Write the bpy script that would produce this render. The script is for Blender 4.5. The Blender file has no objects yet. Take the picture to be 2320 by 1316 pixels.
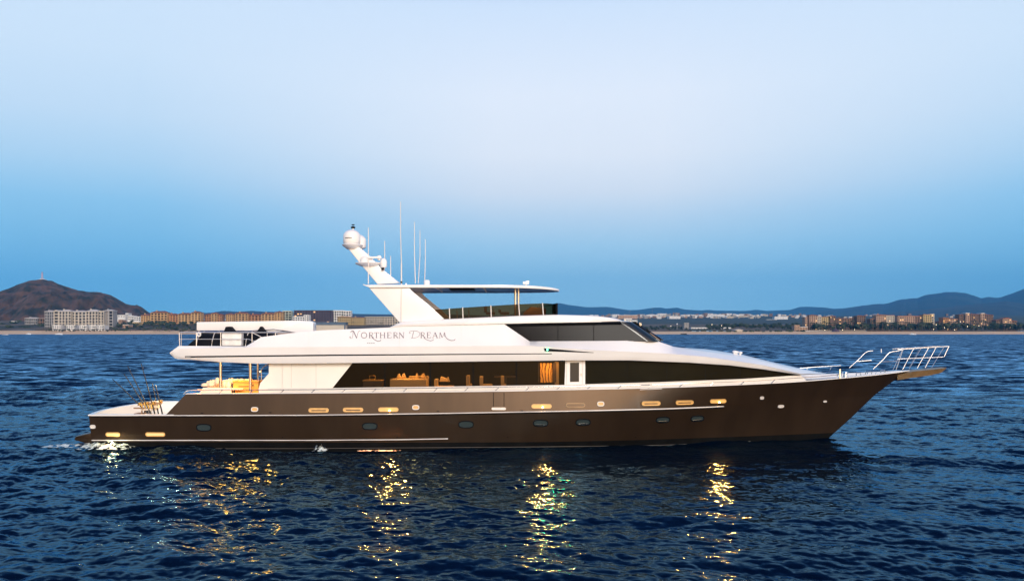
import bpy, bmesh, math, random
import numpy as np
from mathutils import Vector, Matrix
random.seed(7); RNG = np.random.RandomState(11)
scene = bpy.context.scene
COL = scene.collection
PI = math.pi; rad = math.radians

# ---------------------------------------------------------------- camera
F, CX, HY, CH, YC = 1810.0, 1160.0, 747.5, 6.1, 45.2     # focal length in photo pixels, centre, horizon row, eye height, distance to the yacht's centreline
cam = bpy.data.cameras.new('camera'); camo = bpy.data.objects.new('camera', cam); COL.objects.link(camo)
camo.location = (0, 0, CH); camo.rotation_euler = (rad(90), 0, 0)
cam.sensor_width = 36; cam.lens = 36 * F / 2320; cam.shift_y = (HY - 658) / 2320
cam.clip_start = .5; cam.clip_end = 60000
scene.camera = camo

# ---------------------------------------------------------------- sky, sun, exposure
def lin(c):
    return tuple(((v / 255) / 12.92 if v / 255 <= .04045 else ((v / 255 + .055) / 1.055) ** 2.4) for v in c) + (1,)
SUN_AZ, SUN_EL = rad(14), rad(21)        # behind the camera, a little to the right
gdir = Vector((math.sin(SUN_AZ) * math.cos(SUN_EL), -math.cos(SUN_AZ) * math.cos(SUN_EL), math.sin(SUN_EL)))
world = bpy.data.worlds.new('World'); scene.world = world; world.use_nodes = True
wt = world.node_tree; wt.nodes.clear()
def wn(t, **k):
    n = wt.nodes.new(t)
    for a, b in k.items(): setattr(n, a, b)
    return n
def wmath(op, a, b=None, clamp=False):
    n = wn('ShaderNodeMath', operation=op, use_clamp=clamp)
    for i, v in enumerate((a, b)):
        if v is None: continue
        if isinstance(v, (int, float)): n.inputs[i].default_value = v
        else: wt.links.new(v, n.inputs[i])
    return n.outputs[0]
def wmix(f, a, b, bt='MIX'):
    n = wn('ShaderNodeMix', data_type='RGBA', blend_type=bt)
    for i, v in ((0, f), (6, a), (7, b)):
        if isinstance(v, (int, float, tuple)): n.inputs[i].default_value = v
        else: wt.links.new(v, n.inputs[i])
    return n.outputs[2]
tc = wn('ShaderNodeTexCoord')
glow_az = rad(29); wdir = Vector((math.sin(glow_az), -math.cos(glow_az), .10)).normalized()
nrm = wn('ShaderNodeVectorMath', operation='NORMALIZE'); wt.links.new(tc.outputs['Generated'], nrm.inputs[0])
sep = wn('ShaderNodeSeparateXYZ'); wt.links.new(nrm.outputs[0], sep.inputs[0])
def ramp(stops, fac, tree=wt):
    r = tree.nodes.new('ShaderNodeValToRGB'); e = r.color_ramp.elements
    while len(e) < len(stops): e.new(.5)
    for el, (p, c) in zip(e, stops):
        el.position = p; el.color = c if len(c) == 4 else lin(c)
    tree.links.new(fac, r.inputs[0]); return r.outputs[0]
zz = sep.outputs['Z']
zr = wmath('MULTIPLY', zz, 1.6, True)
centre = ramp([(0, (156, 208, 236)), (.05, (152, 206, 236)), (.10, (154, 207, 238)), (.165, (174, 216, 242)), (.22, (196, 222, 243)), (.27, (218, 230, 244)),
               (.34, (229, 237, 248)), (.45, (228, 237, 250)), (.60, (208, 226, 248)), (.78, (120, 160, 215)), (1, (70, 112, 182))], zr)
edge = ramp([(0, (120, 190, 230)), (.05, (118, 188, 230)), (.10, (122, 191, 234)), (.165, (136, 199, 238)), (.23, (150, 205, 241)), (.30, (180, 216, 243)),
             (.38, (198, 223, 245)), (.48, (206, 227, 247)), (.60, (206, 226, 247)), (.78, (110, 152, 210)), (1, (66, 108, 178))], zr)
ax = wmath('ABSOLUTE', wmath('SUBTRACT', sep.outputs['X'], .08))
fx = wmath('MULTIPLY', wmath('SUBTRACT', ax, .10), 2.6, True)
front = wmix(fx, centre, edge)
# the half of the sky behind the camera: dim blue dusk above, the afterglow low down
back = ramp([(0, (235, 180, 120)), (.06, (232, 196, 150)), (.16, (205, 200, 190)), (.3, (160, 185, 210)), (.6, (95, 132, 185)), (1, (62, 104, 172))], zr)
fy = wmath('ADD', wmath('MULTIPLY', sep.outputs['Y'], 2.2), .45, True)
skyc = wmix(fy, back, front)
dotn = wn('ShaderNodeVectorMath', operation='DOT_PRODUCT'); wt.links.new(nrm.outputs[0], dotn.inputs[0]); dotn.inputs[1].default_value = wdir
glow = wmath('POWER', wmath('MAXIMUM', dotn.outputs['Value'], 0), 9)
glowc = wmix(1.0, (3.2, 2.0, .95, 1), glow, 'MULTIPLY')
skyc = wmix(1.0, skyc, glowc, 'ADD')
bg1 = wn('ShaderNodeBackground'); wt.links.new(skyc, bg1.inputs[0]); bg1.inputs[1].default_value = 1.09
sky = wn('ShaderNodeTexSky', sky_type='NISHITA', sun_disc=False, sun_elevation=SUN_EL, sun_rotation=PI - SUN_AZ, air_density=1.2, dust_density=.6, ozone_density=3)
bg2 = wn('ShaderNodeBackground'); wt.links.new(sky.outputs[0], bg2.inputs[0]); bg2.inputs[1].default_value = .05
mx = wn('ShaderNodeMixShader'); mx.inputs[0].default_value = .05
wt.links.new(bg1.outputs[0], mx.inputs[1]); wt.links.new(bg2.outputs[0], mx.inputs[2])
wo = wn('ShaderNodeOutputWorld'); wt.links.new(mx.outputs[0], wo.inputs[0])
sl = bpy.data.lights.new('sun', 'SUN'); sl.energy = 2.45; sl.angle = rad(24); sl.color = (1, .95, .87)
so = bpy.data.objects.new('sun', sl); COL.objects.link(so)
so.rotation_euler = (-gdir).to_track_quat('-Z', 'Y').to_euler(); so.location = (60, -60, 40)
vs = scene.view_settings
vs.view_transform = 'Standard'; vs.look = 'None'; vs.exposure = .10; vs.gamma = 1; vs.use_curve_mapping = False
scene.cycles.use_denoising = True
scene.cycles.max_bounces = 8; scene.cycles.transparent_max_bounces = 12
scene.cycles.sample_clamp_indirect = 8
try: scene.cycles.volume_bounces = 0
except Exception: pass

# ---------------------------------------------------------------- helpers
def px_xyz(px, py, y):                       # yacht-local point at lateral offset y seen at photo pixel px,py
    D = YC + y
    return ((px - CX) / F * D, y, CH - (py - HY) / F * D)
def hermite(x, xs, ys):                      # smooth monotone-ish curve through control points
    xs = np.asarray(xs, float); ys = np.asarray(ys, float)
    d = np.diff(ys) / np.diff(xs); m = np.zeros(len(xs)); m[0] = d[0]; m[-1] = d[-1]
    for i in range(1, len(xs) - 1):
        m[i] = 0 if d[i - 1] * d[i] <= 0 else 2 * d[i - 1] * d[i] / (d[i - 1] + d[i])
    x = np.clip(x, xs[0], xs[-1]); i = np.clip(np.searchsorted(xs, x) - 1, 0, len(xs) - 2)
    h = xs[i + 1] - xs[i]; t = (x - xs[i]) / h
    return (2*t**3-3*t**2+1)*ys[i] + (t**3-2*t**2+t)*h*m[i] + (-2*t**3+3*t**2)*ys[i+1] + (t**3-t**2)*h*m[i+1]

class MB:
    def __init__(s): s.v = []; s.f = []; s.m = []
    def add(s, vs, fs, mi=0):
        o = len(s.v); s.v += [tuple(map(float, v)) for v in vs]
        s.f += [tuple(o + i for i in f) for f in fs]; s.m += [mi] * len(fs); return s
    def box(s, x0, x1, y0, y1, z0, z1, mi=0):
        v = [(x, y, z) for z in (z0, z1) for y in (y0, y1) for x in (x0, x1)]
        return s.add(v, [(0, 2, 3, 1), (4, 5, 7, 6), (0, 1, 5, 4), (2, 6, 7, 3), (0, 4, 6, 2), (1, 3, 7, 5)], mi)
    def prism(s, poly, y0, y1, mi=0, yf=None):      # poly of (x,z), swept along y
        n = len(poly)
        a = sum(poly[i][0]*poly[(i+1)%n][1]-poly[(i+1)%n][0]*poly[i][1] for i in range(n))
        if a < 0: poly = poly[::-1]
        v = [(x, y0 if yf is None else y0, z) for x, z in poly] + [(x, y1, z) for x, z in poly]
        f = [tuple(range(n)), tuple(range(2*n-1, n-1, -1))] + [(i, i+n, (i+1)%n+n, (i+1)%n) for i in range(n)]
        return s.add(v, f, mi)
    def vprism(s, poly, z0, z1, mi=0):              # poly of (x,y), swept up
        n = len(poly)
        a = sum(poly[i][0]*poly[(i+1)%n][1]-poly[(i+1)%n][0]*poly[i][1] for i in range(n))
        if a < 0: poly = poly[::-1]
        v = [(x, y, z0) for x, y in poly] + [(x, y, z1) for x, y in poly]
        f = [tuple(range(n-1, -1, -1)), tuple(range(n, 2*n))] + [(i, (i+1)%n, (i+1)%n+n, i+n) for i in range(n)]
        return s.add(v, f, mi)
    def tube(s, pts, r, n=8, mi=0, r1=None, cap=True):
        pts = [Vector(p) for p in pts]; N = len(pts); vs = []; up = Vector((0, 0, 1))
        for i, p in enumerate(pts):
            t = (pts[min(i+1, N-1)] - pts[max(i-1, 0)]).normalized()
            u = t.cross(up) if abs(t.z) < .95 else t.cross(Vector((0, 1, 0)))
            u.normalize(); w = u.cross(t)
            rr = r if r1 is None else r + (r1 - r) * i / (N - 1)
            for k in range(n):
                a = 2*PI*k/n; vs.append(p + (u*math.cos(a) + w*math.sin(a)) * rr)
        fs = [(i*n+k, i*n+(k+1)%n, (i+1)*n+(k+1)%n, (i+1)*n+k) for i in range(N-1) for k in range(n)]
        if cap: fs += [tuple(range(n-1, -1, -1)), tuple((N-1)*n+k for k in range(n))]
        return s.add(vs, fs, mi)
    def lathe(s, prof, c=(0, 0, 0), n=20, mi=0, sx=1, sy=1):      # prof of (r,z) from bottom to top
        vs = [(c[0]+r*math.cos(2*PI*k/n)*sx, c[1]+r*math.sin(2*PI*k/n)*sy, c[2]+z) for r, z in prof for k in range(n)]
        N = len(prof)
        fs = [(i*n+k, i*n+(k+1)%n, (i+1)*n+(k+1)%n, (i+1)*n+k) for i in range(N-1) for k in range(n)]
        fs += [tuple(range(n-1, -1, -1)), tuple((N-1)*n+k for k in range(n))]
        return s.add(vs, fs, mi)
    def grid(s, rows, mi=0, closed=False, flip=False):
        n = len(rows[0]); vs = [p for r in rows for p in r]; fs = []
        for i in range(len(rows)-1):
            for k in range(n if closed else n-1):
                q = (i*n+k, i*n+(k+1)%n, (i+1)*n+(k+1)%n, (i+1)*n+k)
                fs.append(q[::-1] if flip else q)
        return s.add(vs, fs, mi)
    def blob(s, c, r, seed=0, sub=1, mi=0, jit=.2):
        bm = bmesh.new(); bmesh.ops.create_icosphere(bm, subdivisions=sub, radius=1); rr = random.Random(seed)
        vs = []
        for v in bm.verts:
            k = 1 + rr.uniform(-jit, jit); vs.append((c[0]+v.co.x*r[0]*k, c[1]+v.co.y*r[1]*k, c[2]+v.co.z*r[2]*k))
        fs = [tuple(v.index for v in f.verts) for f in bm.faces]; bm.free()
        return s.add(vs, fs, mi)
    def mesh(s, name, mats, smooth=None, merge=True, recalc=True, bevel=None):
        me = bpy.data.meshes.new(name); me.from_pydata(s.v, [], s.f)
        for m in (mats if isinstance(mats, (list, tuple)) else [mats]): me.materials.append(m)
        me.polygons.foreach_set('material_index', s.m)
        bm = bmesh.new(); bm.from_mesh(me)
        if merge: bmesh.ops.remove_doubles(bm, verts=bm.verts, dist=.0004)
        if recalc: bmesh.ops.recalc_face_normals(bm, faces=bm.faces)
        if bevel:
            es = [e for e in bm.edges if len(e.link_faces) == 2 and e.calc_face_angle(0) > .5]
            bmesh.ops.bevel(bm, geom=es, offset=bevel, segments=2, profile=.6, affect='EDGES', clamp_overlap=True)
        bm.to_mesh(me); bm.free()
        if smooth is not None:
            me.shade_smooth(); me.set_sharp_from_angle(angle=rad(smooth))
        return me
    def build(s, name, mats, parent=None, mirror=False, **k):
        o = bpy.data.objects.new(name, s.mesh(name, mats, **k)); COL.objects.link(o)
        if parent is not None: o.parent = parent
        if mirror:
            c = o.copy(); COL.objects.link(c); c.scale.y = -1
        return o

def tag(o, label=None, cat=None, group=None, kind=None):
    if label: o['label'] = label
    if cat: o['category'] = cat
    if group: o['group'] = group
    if kind: o['kind'] = kind
    return o
def empty(name, loc=(0, 0, 0), label=None, cat=None, group=None):
    o = bpy.data.objects.new(name, None); COL.objects.link(o); o.location = loc; o.empty_display_size = .3
    return tag(o, label, cat, group)
def copy_tree(o, parent=None):
    c = o.copy(); COL.objects.link(c); c.parent = parent
    for ch in list(o.children): copy_tree(ch, c)
    return c

# ---------------------------------------------------------------- materials
def mat(name, col, rough=.5, metal=0, coat=0, var=0, scale=3, bump=0, bscale=20, col2=None, spec=.5, emis=None, estr=0, stretch=(1, 1, 1), croug=.05, rvar=0):
    m = bpy.data.materials.new(name); m.use_nodes = True; t = m.node_tree; p = t.nodes['Principled BSDF']
    c = tuple(col) + (1,) if len(col) == 3 else col
    p.inputs['Base Color'].default_value = c; p.inputs['Roughness'].default_value = rough; p.inputs['Metallic'].default_value = metal
    p.inputs['Coat Weight'].default_value = coat; p.inputs['Coat Roughness'].default_value = croug; p.inputs['Specular IOR Level'].default_value = spec
    if emis: p.inputs['Emission Color'].default_value = tuple(emis) + (1,); p.inputs['Emission Strength'].default_value = estr
    if var or col2 or bump or rvar:
        tcn = t.nodes.new('ShaderNodeTexCoord'); mp = t.nodes.new('ShaderNodeMapping'); mp.inputs['Scale'].default_value = stretch
        t.links.new(tcn.outputs['Object'], mp.inputs[0])
        nz = t.nodes.new('ShaderNodeTexNoise'); nz.inputs['Scale'].default_value = scale; nz.inputs['Detail'].default_value = 6
        t.links.new(mp.outputs[0], nz.inputs['Vector'])
        a = tuple(max(0, v * (1 - var)) for v in c[:3]) + (1,); b = (tuple(min(1, v * (1 + var)) for v in c[:3]) if col2 is None else tuple(col2)) + (1,)
        if col2 is not None and not var: a = c
        r = ramp([(.36, a), (.64, b)], nz.outputs[0], t)
        t.links.new(r, p.inputs['Base Color'])
        if rvar:
            mr = t.nodes.new('ShaderNodeMapRange'); mr.inputs[3].default_value = rough - rvar; mr.inputs[4].default_value = rough + rvar
            t.links.new(nz.outputs[0], mr.inputs[0]); t.links.new(mr.outputs[0], p.inputs['Roughness'])
        if bump:
            nb = t.nodes.new('ShaderNodeTexNoise'); nb.inputs['Scale'].default_value = bscale; nb.inputs['Detail'].default_value = 4
            t.links.new(mp.outputs[0], nb.inputs['Vector'])
            bp = t.nodes.new('ShaderNodeBump'); bp.inputs['Strength'].default_value = bump; bp.inputs['Distance'].default_value = .05
            t.links.new(nb.outputs[0], bp.inputs['Height']); t.links.new(bp.outputs[0], p.inputs['Normal'])
    return m
def glass(name, tint, gl=.06, rough=.02, ior=1.45):
    m = bpy.data.materials.new(name); m.use_nodes = True; t = m.node_tree; t.nodes.clear()
    o = t.nodes.new('ShaderNodeOutputMaterial'); mxs = t.nodes.new('ShaderNodeMixShader')
    tr = t.nodes.new('ShaderNodeBsdfTransparent'); tr.inputs[0].default_value = tuple(tint) + (1,)
    g = t.nodes.new('ShaderNodeBsdfGlossy'); g.inputs['Roughness'].default_value = rough
    fr = t.nodes.new('ShaderNodeFresnel'); fr.inputs[0].default_value = ior
    ad = t.nodes.new('ShaderNodeMath'); ad.operation = 'ADD'; ad.use_clamp = True; ad.inputs[1].default_value = gl
    t.links.new(fr.outputs[0], ad.inputs[0]); t.links.new(ad.outputs[0], mxs.inputs[0])
    t.links.new(tr.outputs[0], mxs.inputs[1]); t.links.new(g.outputs[0], mxs.inputs[2]); t.links.new(mxs.outputs[0], o.inputs[0])
    return m
M = dict(
    white=mat('white_gelcoat', (.80, .79, .78), .28, coat=.4, var=.025, scale=.7, bump=.012, bscale=1.2),
    cream=mat('sunwarm_gelcoat', (.80, .76, .69), .35, coat=.2, var=.03, scale=.5),  # white gelcoat with the sunset's warmth put into its colour
    hull=mat('brown_hull_paint', (.076, .046, .026), .36, metal=.70, coat=.25, croug=.15, var=.11, scale=.5, stretch=(1.6, 1, .30), bump=.05, bscale=.5),
    boot=mat('black_antifouling', (.005, .005, .005), .6, spec=.1, var=.3, scale=2),
    trim=mat('pale_trim', (.72, .68, .64), .3, coat=.3),
    line=mat('black_line', (.006, .007, .009), .5, spec=.12),
    steel=mat('stainless', (.62, .60, .58), .16, metal=1),
    steelw=mat('bright_rail', (.80, .79, .77), .30, metal=.7),
    deck=mat('pale_deck', (.60, .56, .50), .7, var=.08, scale=4),
    teak=mat('teak', (.28, .16, .08), .6, var=.2, scale=6, stretch=(1, 12, 1)),
    bronze=mat('bronze_sprit', (.21, .13, .06), .38, metal=.35, var=.15, scale=2),
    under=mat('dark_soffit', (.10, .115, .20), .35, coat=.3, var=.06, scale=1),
    black=mat('black_cover', (.005, .006, .010), .75, spec=.15, bump=.5, bscale=3),
    wgl=mat('wheelhouse_glass', (.009, .0085, .010), .2, spec=.08, var=.12, scale=.6, rvar=.04),
    fgl=mat('forward_glass', (.009, .008, .004), .22, spec=.04, var=.25, scale=.5),
    tint=glass('smoked_screen', (.20, .115, .05), .0, .03, 1.35),
    sgl=glass('saloon_glass', (.44, .40, .37), .0, .02, 1.32),
    cyan=mat('windscreen_glass', (.012, .02, .03), .08, spec=.5),
    gasket=mat('gasket', (.004, .004, .005), .6, spec=.08),
    gold=mat('gold', (.80, .52, .16), .25, metal=.9),
    chrome=mat('chrome', (.8, .78, .74), .12, metal=1),
    port=mat('porthole_glass', (.035, .05, .052), .12, spec=.8),
    cush=mat('cushion', (.72, .60, .47), .85, var=.08, scale=5, bump=.3, bscale=14),
    wood=mat('honey_wood', (.62, .33, .06), .45, var=.18, scale=3, stretch=(1, 1, 6)),
    dwood=mat('dark_wood', (.06, .032, .018), .5, var=.3, scale=3),
    rod=mat('rod_black', (.01, .01, .012), .3),
    foam=mat('foam', (.7, .75, .72), .8),
    name=mat('rose_lettering', (.27, .225, .23), .3, metal=.35),
    dark=mat('interior_dark', (.005, .005, .006), .7, spec=.1),
    brass=mat('warm_brass', (.72, .42, .14), .42, var=.1, scale=4), dull=mat('dull_stripe', (.14, .12, .10), .6),
    sofa=mat('sofa_cloth', (.55, .36, .16), .85),
)
def emis(name, col, s):
    return mat(name, tuple(.35 * v for v in col), .5, emis=col, estr=s)
M['lampw'] = emis('lamp_warm', (1, .62, .25), 60)
M['lampx'] = emis('lamp_gold_soft', (1, .50, .14), .75)
M['lampy'] = emis('lamp_gold_bright', (1, .62, .26), .95)
M['lampg'] = emis('lamp_green', (.05, 1, .35), 25)

# ================================================================= THE SEA
def waves(X, Y, spacing):
    rs = np.random.RandomState(5); Z = np.zeros_like(X); DX = np.zeros_like(X); DY = np.zeros_like(X)
    N = 120; lost = np.zeros_like(X)
    for i in range(N):
        lam = .22 * (9.0 / .22) ** ((i + rs.rand()) / N)
        th = rad(76) + rs.randn() * rad(50 if lam < 2 else 20)
        slope = .020 if lam > 4 else (.026 if lam > 1.3 else .039)
        k = 2 * PI / lam; A = slope / k
        w = np.clip((lam / (spacing * 2.2)) - .6, 0, 1)
        lost += (slope * (1 - w)) ** 2 * .5
        ph = k * (X * math.cos(th) + Y * math.sin(th)) + rs.rand() * 2 * PI
        s = np.sin(ph) * w; c = np.cos(ph) * w
        Z += A * s; DX += -.75 * A * math.cos(th) * c; DY += -.75 * A * math.sin(th) * c
    g = .80 + .38 * np.sin(X * .11 + .7 * np.sin(Y * .06)) * np.sin(Y * .09 + 1.3)      # gusts: calmer and rougher patches
    return Z * g, DX * g, DY * g, np.sqrt(lost)
def build_sea():
    rows = np.concatenate([np.linspace(1500, 572, 60, endpoint=False), np.linspace(572, 9.6, 900)])
    D = F * CH / rows
    u = np.concatenate([np.linspace(-4200, -1330, 60, endpoint=False), np.linspace(-1330, 1330, 1000), np.linspace(1335, 4200, 60)])
    Yg = np.repeat(D[:, None], len(u), 1); Xg = u[None, :] / F * (Yg + 4)
    sp = np.maximum(np.gradient(D)[:, None] * .55, 2.66 / F * Yg)
    Z, DX, DY, LOST = waves(Xg, Yg, sp)
    V = np.stack([Xg + DX, Yg + DY, Z], -1).reshape(-1, 3)
    nr, nc = Xg.shape
    idx = np.arange(nr * nc).reshape(nr, nc)
    Q = np.stack([idx[:-1, :-1], idx[:-1, 1:], idx[1:, 1:], idx[1:, :-1]], -1).reshape(-1, 4)
    me = bpy.data.meshes.new('sea'); me.vertices.add(len(V)); me.vertices.foreach_set('co', V.ravel())
    me.loops.add(Q.size); me.loops.foreach_set('vertex_index', Q.ravel().astype(np.int32))
    me.polygons.add(len(Q)); me.polygons.foreach_set('loop_start', np.arange(0, Q.size, 4, dtype=np.int32)); me.polygons.foreach_set('loop_total', np.full(len(Q), 4, dtype=np.int32))
    me.update(); me.shade_smooth()
    o = bpy.data.objects.new('sea', me); COL.objects.link(o); tag(o, 'dark blue rippled sea water', kind='structure')
    m = bpy.data.materials.new('sea_water'); m.use_nodes = True; t = m.node_tree; t.nodes.clear()
    out = t.nodes.new('ShaderNodeOutputMaterial'); mxs = t.nodes.new('ShaderNodeMixShader'); dif = t.nodes.new('ShaderNodeBsdfDiffuse'); glo = t.nodes.new('ShaderNodeBsdfGlossy'); fre = t.nodes.new('ShaderNodeFresnel')
    dif.inputs['Color'].default_value = (.0003, .003, .012, 1); glo.inputs['Color'].default_value = (.40, .74, 1, 1); fre.inputs['IOR'].default_value = 1.20
    t.links.new(fre.outputs[0], mxs.inputs[0]); t.links.new(dif.outputs[0], mxs.inputs[1]); t.links.new(glo.outputs[0], mxs.inputs[2]); t.links.new(mxs.outputs[0], out.inputs[0])
    tcn = t.nodes.new('ShaderNodeTexCoord')
    at = me.attributes.new('chop', 'FLOAT', 'POINT'); at.data.foreach_set('value', LOST.ravel().astype(np.float32))
    atn = t.nodes.new('ShaderNodeAttribute'); atn.attribute_name = 'chop'
    geo = t.nodes.new('ShaderNodeNewGeometry'); acc = geo.outputs['Normal']
    def vm(op, a_, b_):
        n_ = t.nodes.new('ShaderNodeVectorMath'); n_.operation = op
        for i_, v_ in enumerate((a_, b_)):
            if isinstance(v_, tuple): n_.inputs[i_].default_value = v_
            elif isinstance(v_, float): n_.inputs[3].default_value = v_
            elif v_.type == 'VALUE': t.links.new(v_, n_.inputs[3])
            else: t.links.new(v_, n_.inputs[i_])
        return n_.outputs[0]
    for sc, st, amp, far in ((2.3, (.5, 1, 1), .40, False), (8., (.6, 1, 1), .42, False), (.45, (.5, 1, 1), 9.0, True)):
        mp = t.nodes.new('ShaderNodeMapping'); mp.inputs['Scale'].default_value = st; mp.inputs['Rotation'].default_value = (0, 0, rad(-9))
        t.links.new(tcn.outputs['Object'], mp.inputs[0])
        nz = t.nodes.new('ShaderNodeTexNoise'); nz.inputs['Scale'].default_value = sc; nz.inputs['Detail'].default_value = 2.5 if not far else 4; nz.inputs['Distortion'].default_value = .4
        t.links.new(mp.outputs[0], nz.inputs['Vector'])
        v = vm('MULTIPLY', vm('SUBTRACT', nz.outputs['Color'], (.5, .5, .5)), (1.1 * amp, .88 * amp, 0.))
        if far: v = vm('SCALE', v, atn.outputs['Fac'])
        acc = vm('ADD', acc, v)
    acc = vm('ADD', acc, vm('SCALE', vm('ADD', (0., -.8, 0.), (0., 0., 0.)), atn.outputs['Fac']))
    rg = t.nodes.new('ShaderNodeMath'); rg.operation = 'MULTIPLY_ADD'; rg.inputs[1].default_value = 1.2; rg.inputs[2].default_value = .095; t.links.new(atn.outputs['Fac'], rg.inputs[0]); t.links.new(rg.outputs[0], glo.inputs['Roughness'])
    acc = vm('NORMALIZE', acc, (0., 0., 0.))
    t.links.new(acc, glo.inputs['Normal']); t.links.new(acc, fre.inputs['Normal'])
    me.materials.append(m)
build_sea()

# ================================================================= LAND
def land_z(px, D):
    base = np.interp(D, [1120, 1152, 1158, 1185, 1215, 1300, 1500, 2200, 3500, 5200], [-2, 0, 1.0, 2.6, 4.5, 8, 15, 34, 68, 96])
    left = np.interp(D, [1120, 1152, 1158, 1185, 1215, 1300, 1500, 2200, 3500, 5200], [-2, 0, 1.0, 2.8, 6.0, 14, 24, 30, 34, 40])
    w = np.clip((px - 760) / 500, 0, 1)
    return left * (1 - w) + base * w
def value_noise(x, y, seed=0):
    xi = np.floor(x).astype(int); yi = np.floor(y).astype(int); fx_ = x - xi; fy_ = y - yi
    fx_ = fx_*fx_*(3-2*fx_); fy_ = fy_*fy_*(3-2*fy_)
    def h(a, b): 
        n = (a * 374761393 + b * 668265263 + seed * 982451653) & 0x7fffffff
        n = ((n ^ (n >> 13)) * 1274126177) & 0x7fffffff
        return (n & 0xffff) / 65535.0
    return (h(xi, yi)*(1-fx_)+h(xi+1, yi)*fx_)*(1-fy_) + (h(xi, yi+1)*(1-fx_)+h(xi+1, yi+1)*fx_)*fy_
def fbm(x, y, o=5, seed=0):
    s = 0; a = .5
    for i in range(o): s = s + a * (value_noise(x*2**i, y*2**i, seed+i) - .5); a *= .5
    return s
def hmesh(name, px, D, zf, m, label):
    P, DD = np.meshgrid(px, D); X = (P - CX) / F * DD; Z = zf(P, DD, X)
    b = MB(); b.grid([[(X[i, j], DD[i, j], Z[i, j]) for j in range(len(px))] for i in range(len(D))])
    o = b.build(name, m, smooth=80, merge=False); tag(o, label, kind='structure'); return o
M['sand'] = mat('beach_sand', (.78, .50, .27), .9, var=.14, scale=.03, stretch=(1, 4, 1))
M['scrub'] = mat('coastal_scrub', (.030, .034, .020), .95, col2=(.15, .10, .062), scale=.012, stretch=(1, 1, 1))
M['green'] = mat('dark_plain', (.010, .024, .022), .95, col2=(.030, .048, .040), scale=.006)
M['rock'] = mat('brown_hill_rock', (.014, .017, .011), .95, col2=(.13, .068, .044), scale=.035, bump=1, bscale=.05)
M['mount'] = mat('haze_blue_mountain', (.006, .026, .05), .95, col2=(.024, .04, .055), scale=.0022)  # blue of the distant haze put into the slope colours
pxs = np.linspace(-900, 3300, 300)
hmesh('beach', pxs, [1135, 1150, 1160, 1172, 1186, 1200, 1214], lambda P, D, X: land_z(P, D) + fbm(X*.02, D*.05)*.8*(D > 1152), M['sand'], 'pale sandy beach running along the far shore')
hmesh('shore_land', pxs, [1206, 1225, 1250, 1300, 1360, 1420, 1500, 1600], lambda P, D, X: land_z(P, D) + fbm(X*.01, D*.02, seed=3)*3 + .35, M['scrub'], 'scrubby ground behind the beach')
hmesh('coastal_plain', pxs, [1590, 1800, 2100, 2500, 2900, 3300, 3800, 4600, 5400], lambda P, D, X: land_z(P, D) + fbm(X*.003, D*.003, seed=5)*10, M['green'], 'dark green plain rising inland')
# left hill with a ridge that follows the photographed skyline
hill_px = [-500, -120, 0, 30, 65, 90, 115, 130, 150, 175, 195, 230, 250, 265, 285, 300, 312, 325, 337, 360]
hill_py = [700, 690, 665, 654, 637, 635, 637, 643, 652, 658, 663, 664.5, 668, 676, 688, 692, 692, 700, 708, 722]
def hill(P, D, X):
    R = 1900.0; ridge = (HY - np.interp(P, hill_px, hill_py)) / F * R + CH
    t = np.clip((D - 1420) / (R - 1420), 0, 1); fall = np.where(D <= R, .22 + .78 * (1 - (1 - t) ** 1.35), 1 - ((D - R) / 500) ** 2)
    n = (fbm(X*.012, D*.009, 6, 9) * 46 - np.abs(fbm(X*.022 + D*.004, D*.006, 5, 19)) * 70 + 8) * np.clip(1.0 - np.abs((D - R) / 60) * 0 - t ** 6, .04, 1)
    return ridge * np.clip(fall, -.3, 1) + n * np.clip(ridge / 90, .1, 1) - (1 - t) * 6
hmesh('brown_hill', np.linspace(-500, 362, 420), np.concatenate([np.linspace(1420, 1900, 110), np.linspace(1930, 2300, 8)]), hill, M['rock'], 'brown rocky hill topped by a tower on the left shore')
def ridge_mesh(name, R, pts, p0, p1, label, amp=30, depth=1500, n=240):
    a, b_ = zip(*pts)
    def zf(P, D, X):
        r = (HY - np.interp(P, a, b_)) / F * R + CH
        t = np.clip((D - (R - depth)) / depth, 0, 1); fall = np.where(D <= R, t ** .8, 1 - ((D - R) / depth) ** 2)
        return 60 + (r - 60) * fall + fbm(X*4.5/R, D*4.5/R, 6, int(R)) * amp * (1 - t ** 5) + fbm(P*.11, D*0, 3, 3) * amp * .10
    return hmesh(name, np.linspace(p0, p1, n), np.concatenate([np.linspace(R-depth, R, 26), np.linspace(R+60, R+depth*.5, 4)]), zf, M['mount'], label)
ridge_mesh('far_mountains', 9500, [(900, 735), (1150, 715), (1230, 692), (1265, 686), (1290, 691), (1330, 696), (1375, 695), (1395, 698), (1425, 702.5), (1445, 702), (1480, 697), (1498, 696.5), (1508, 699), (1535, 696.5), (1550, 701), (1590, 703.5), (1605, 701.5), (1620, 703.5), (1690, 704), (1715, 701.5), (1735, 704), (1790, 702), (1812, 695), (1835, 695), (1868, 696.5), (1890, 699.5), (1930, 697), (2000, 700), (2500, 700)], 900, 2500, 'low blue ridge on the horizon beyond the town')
ridge_mesh('blue_mountains', 8200, [(1850, 706), (1900, 700), (1940, 694), (1985, 688.5), (2010, 688), (2035, 680), (2060, 676), (2078, 676), (2095, 668.5), (2125, 665), (2140, 661.5), (2165, 661.5), (2185, 664), (2205, 669), (2222, 675.5), (2240, 672), (2262, 675), (2290, 666), (2320, 654), (2420, 630), (2600, 660), (3000, 650)], 1850, 2900, 'tall blue mountain range on the right horizon', 90, 2200, 300)
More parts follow.
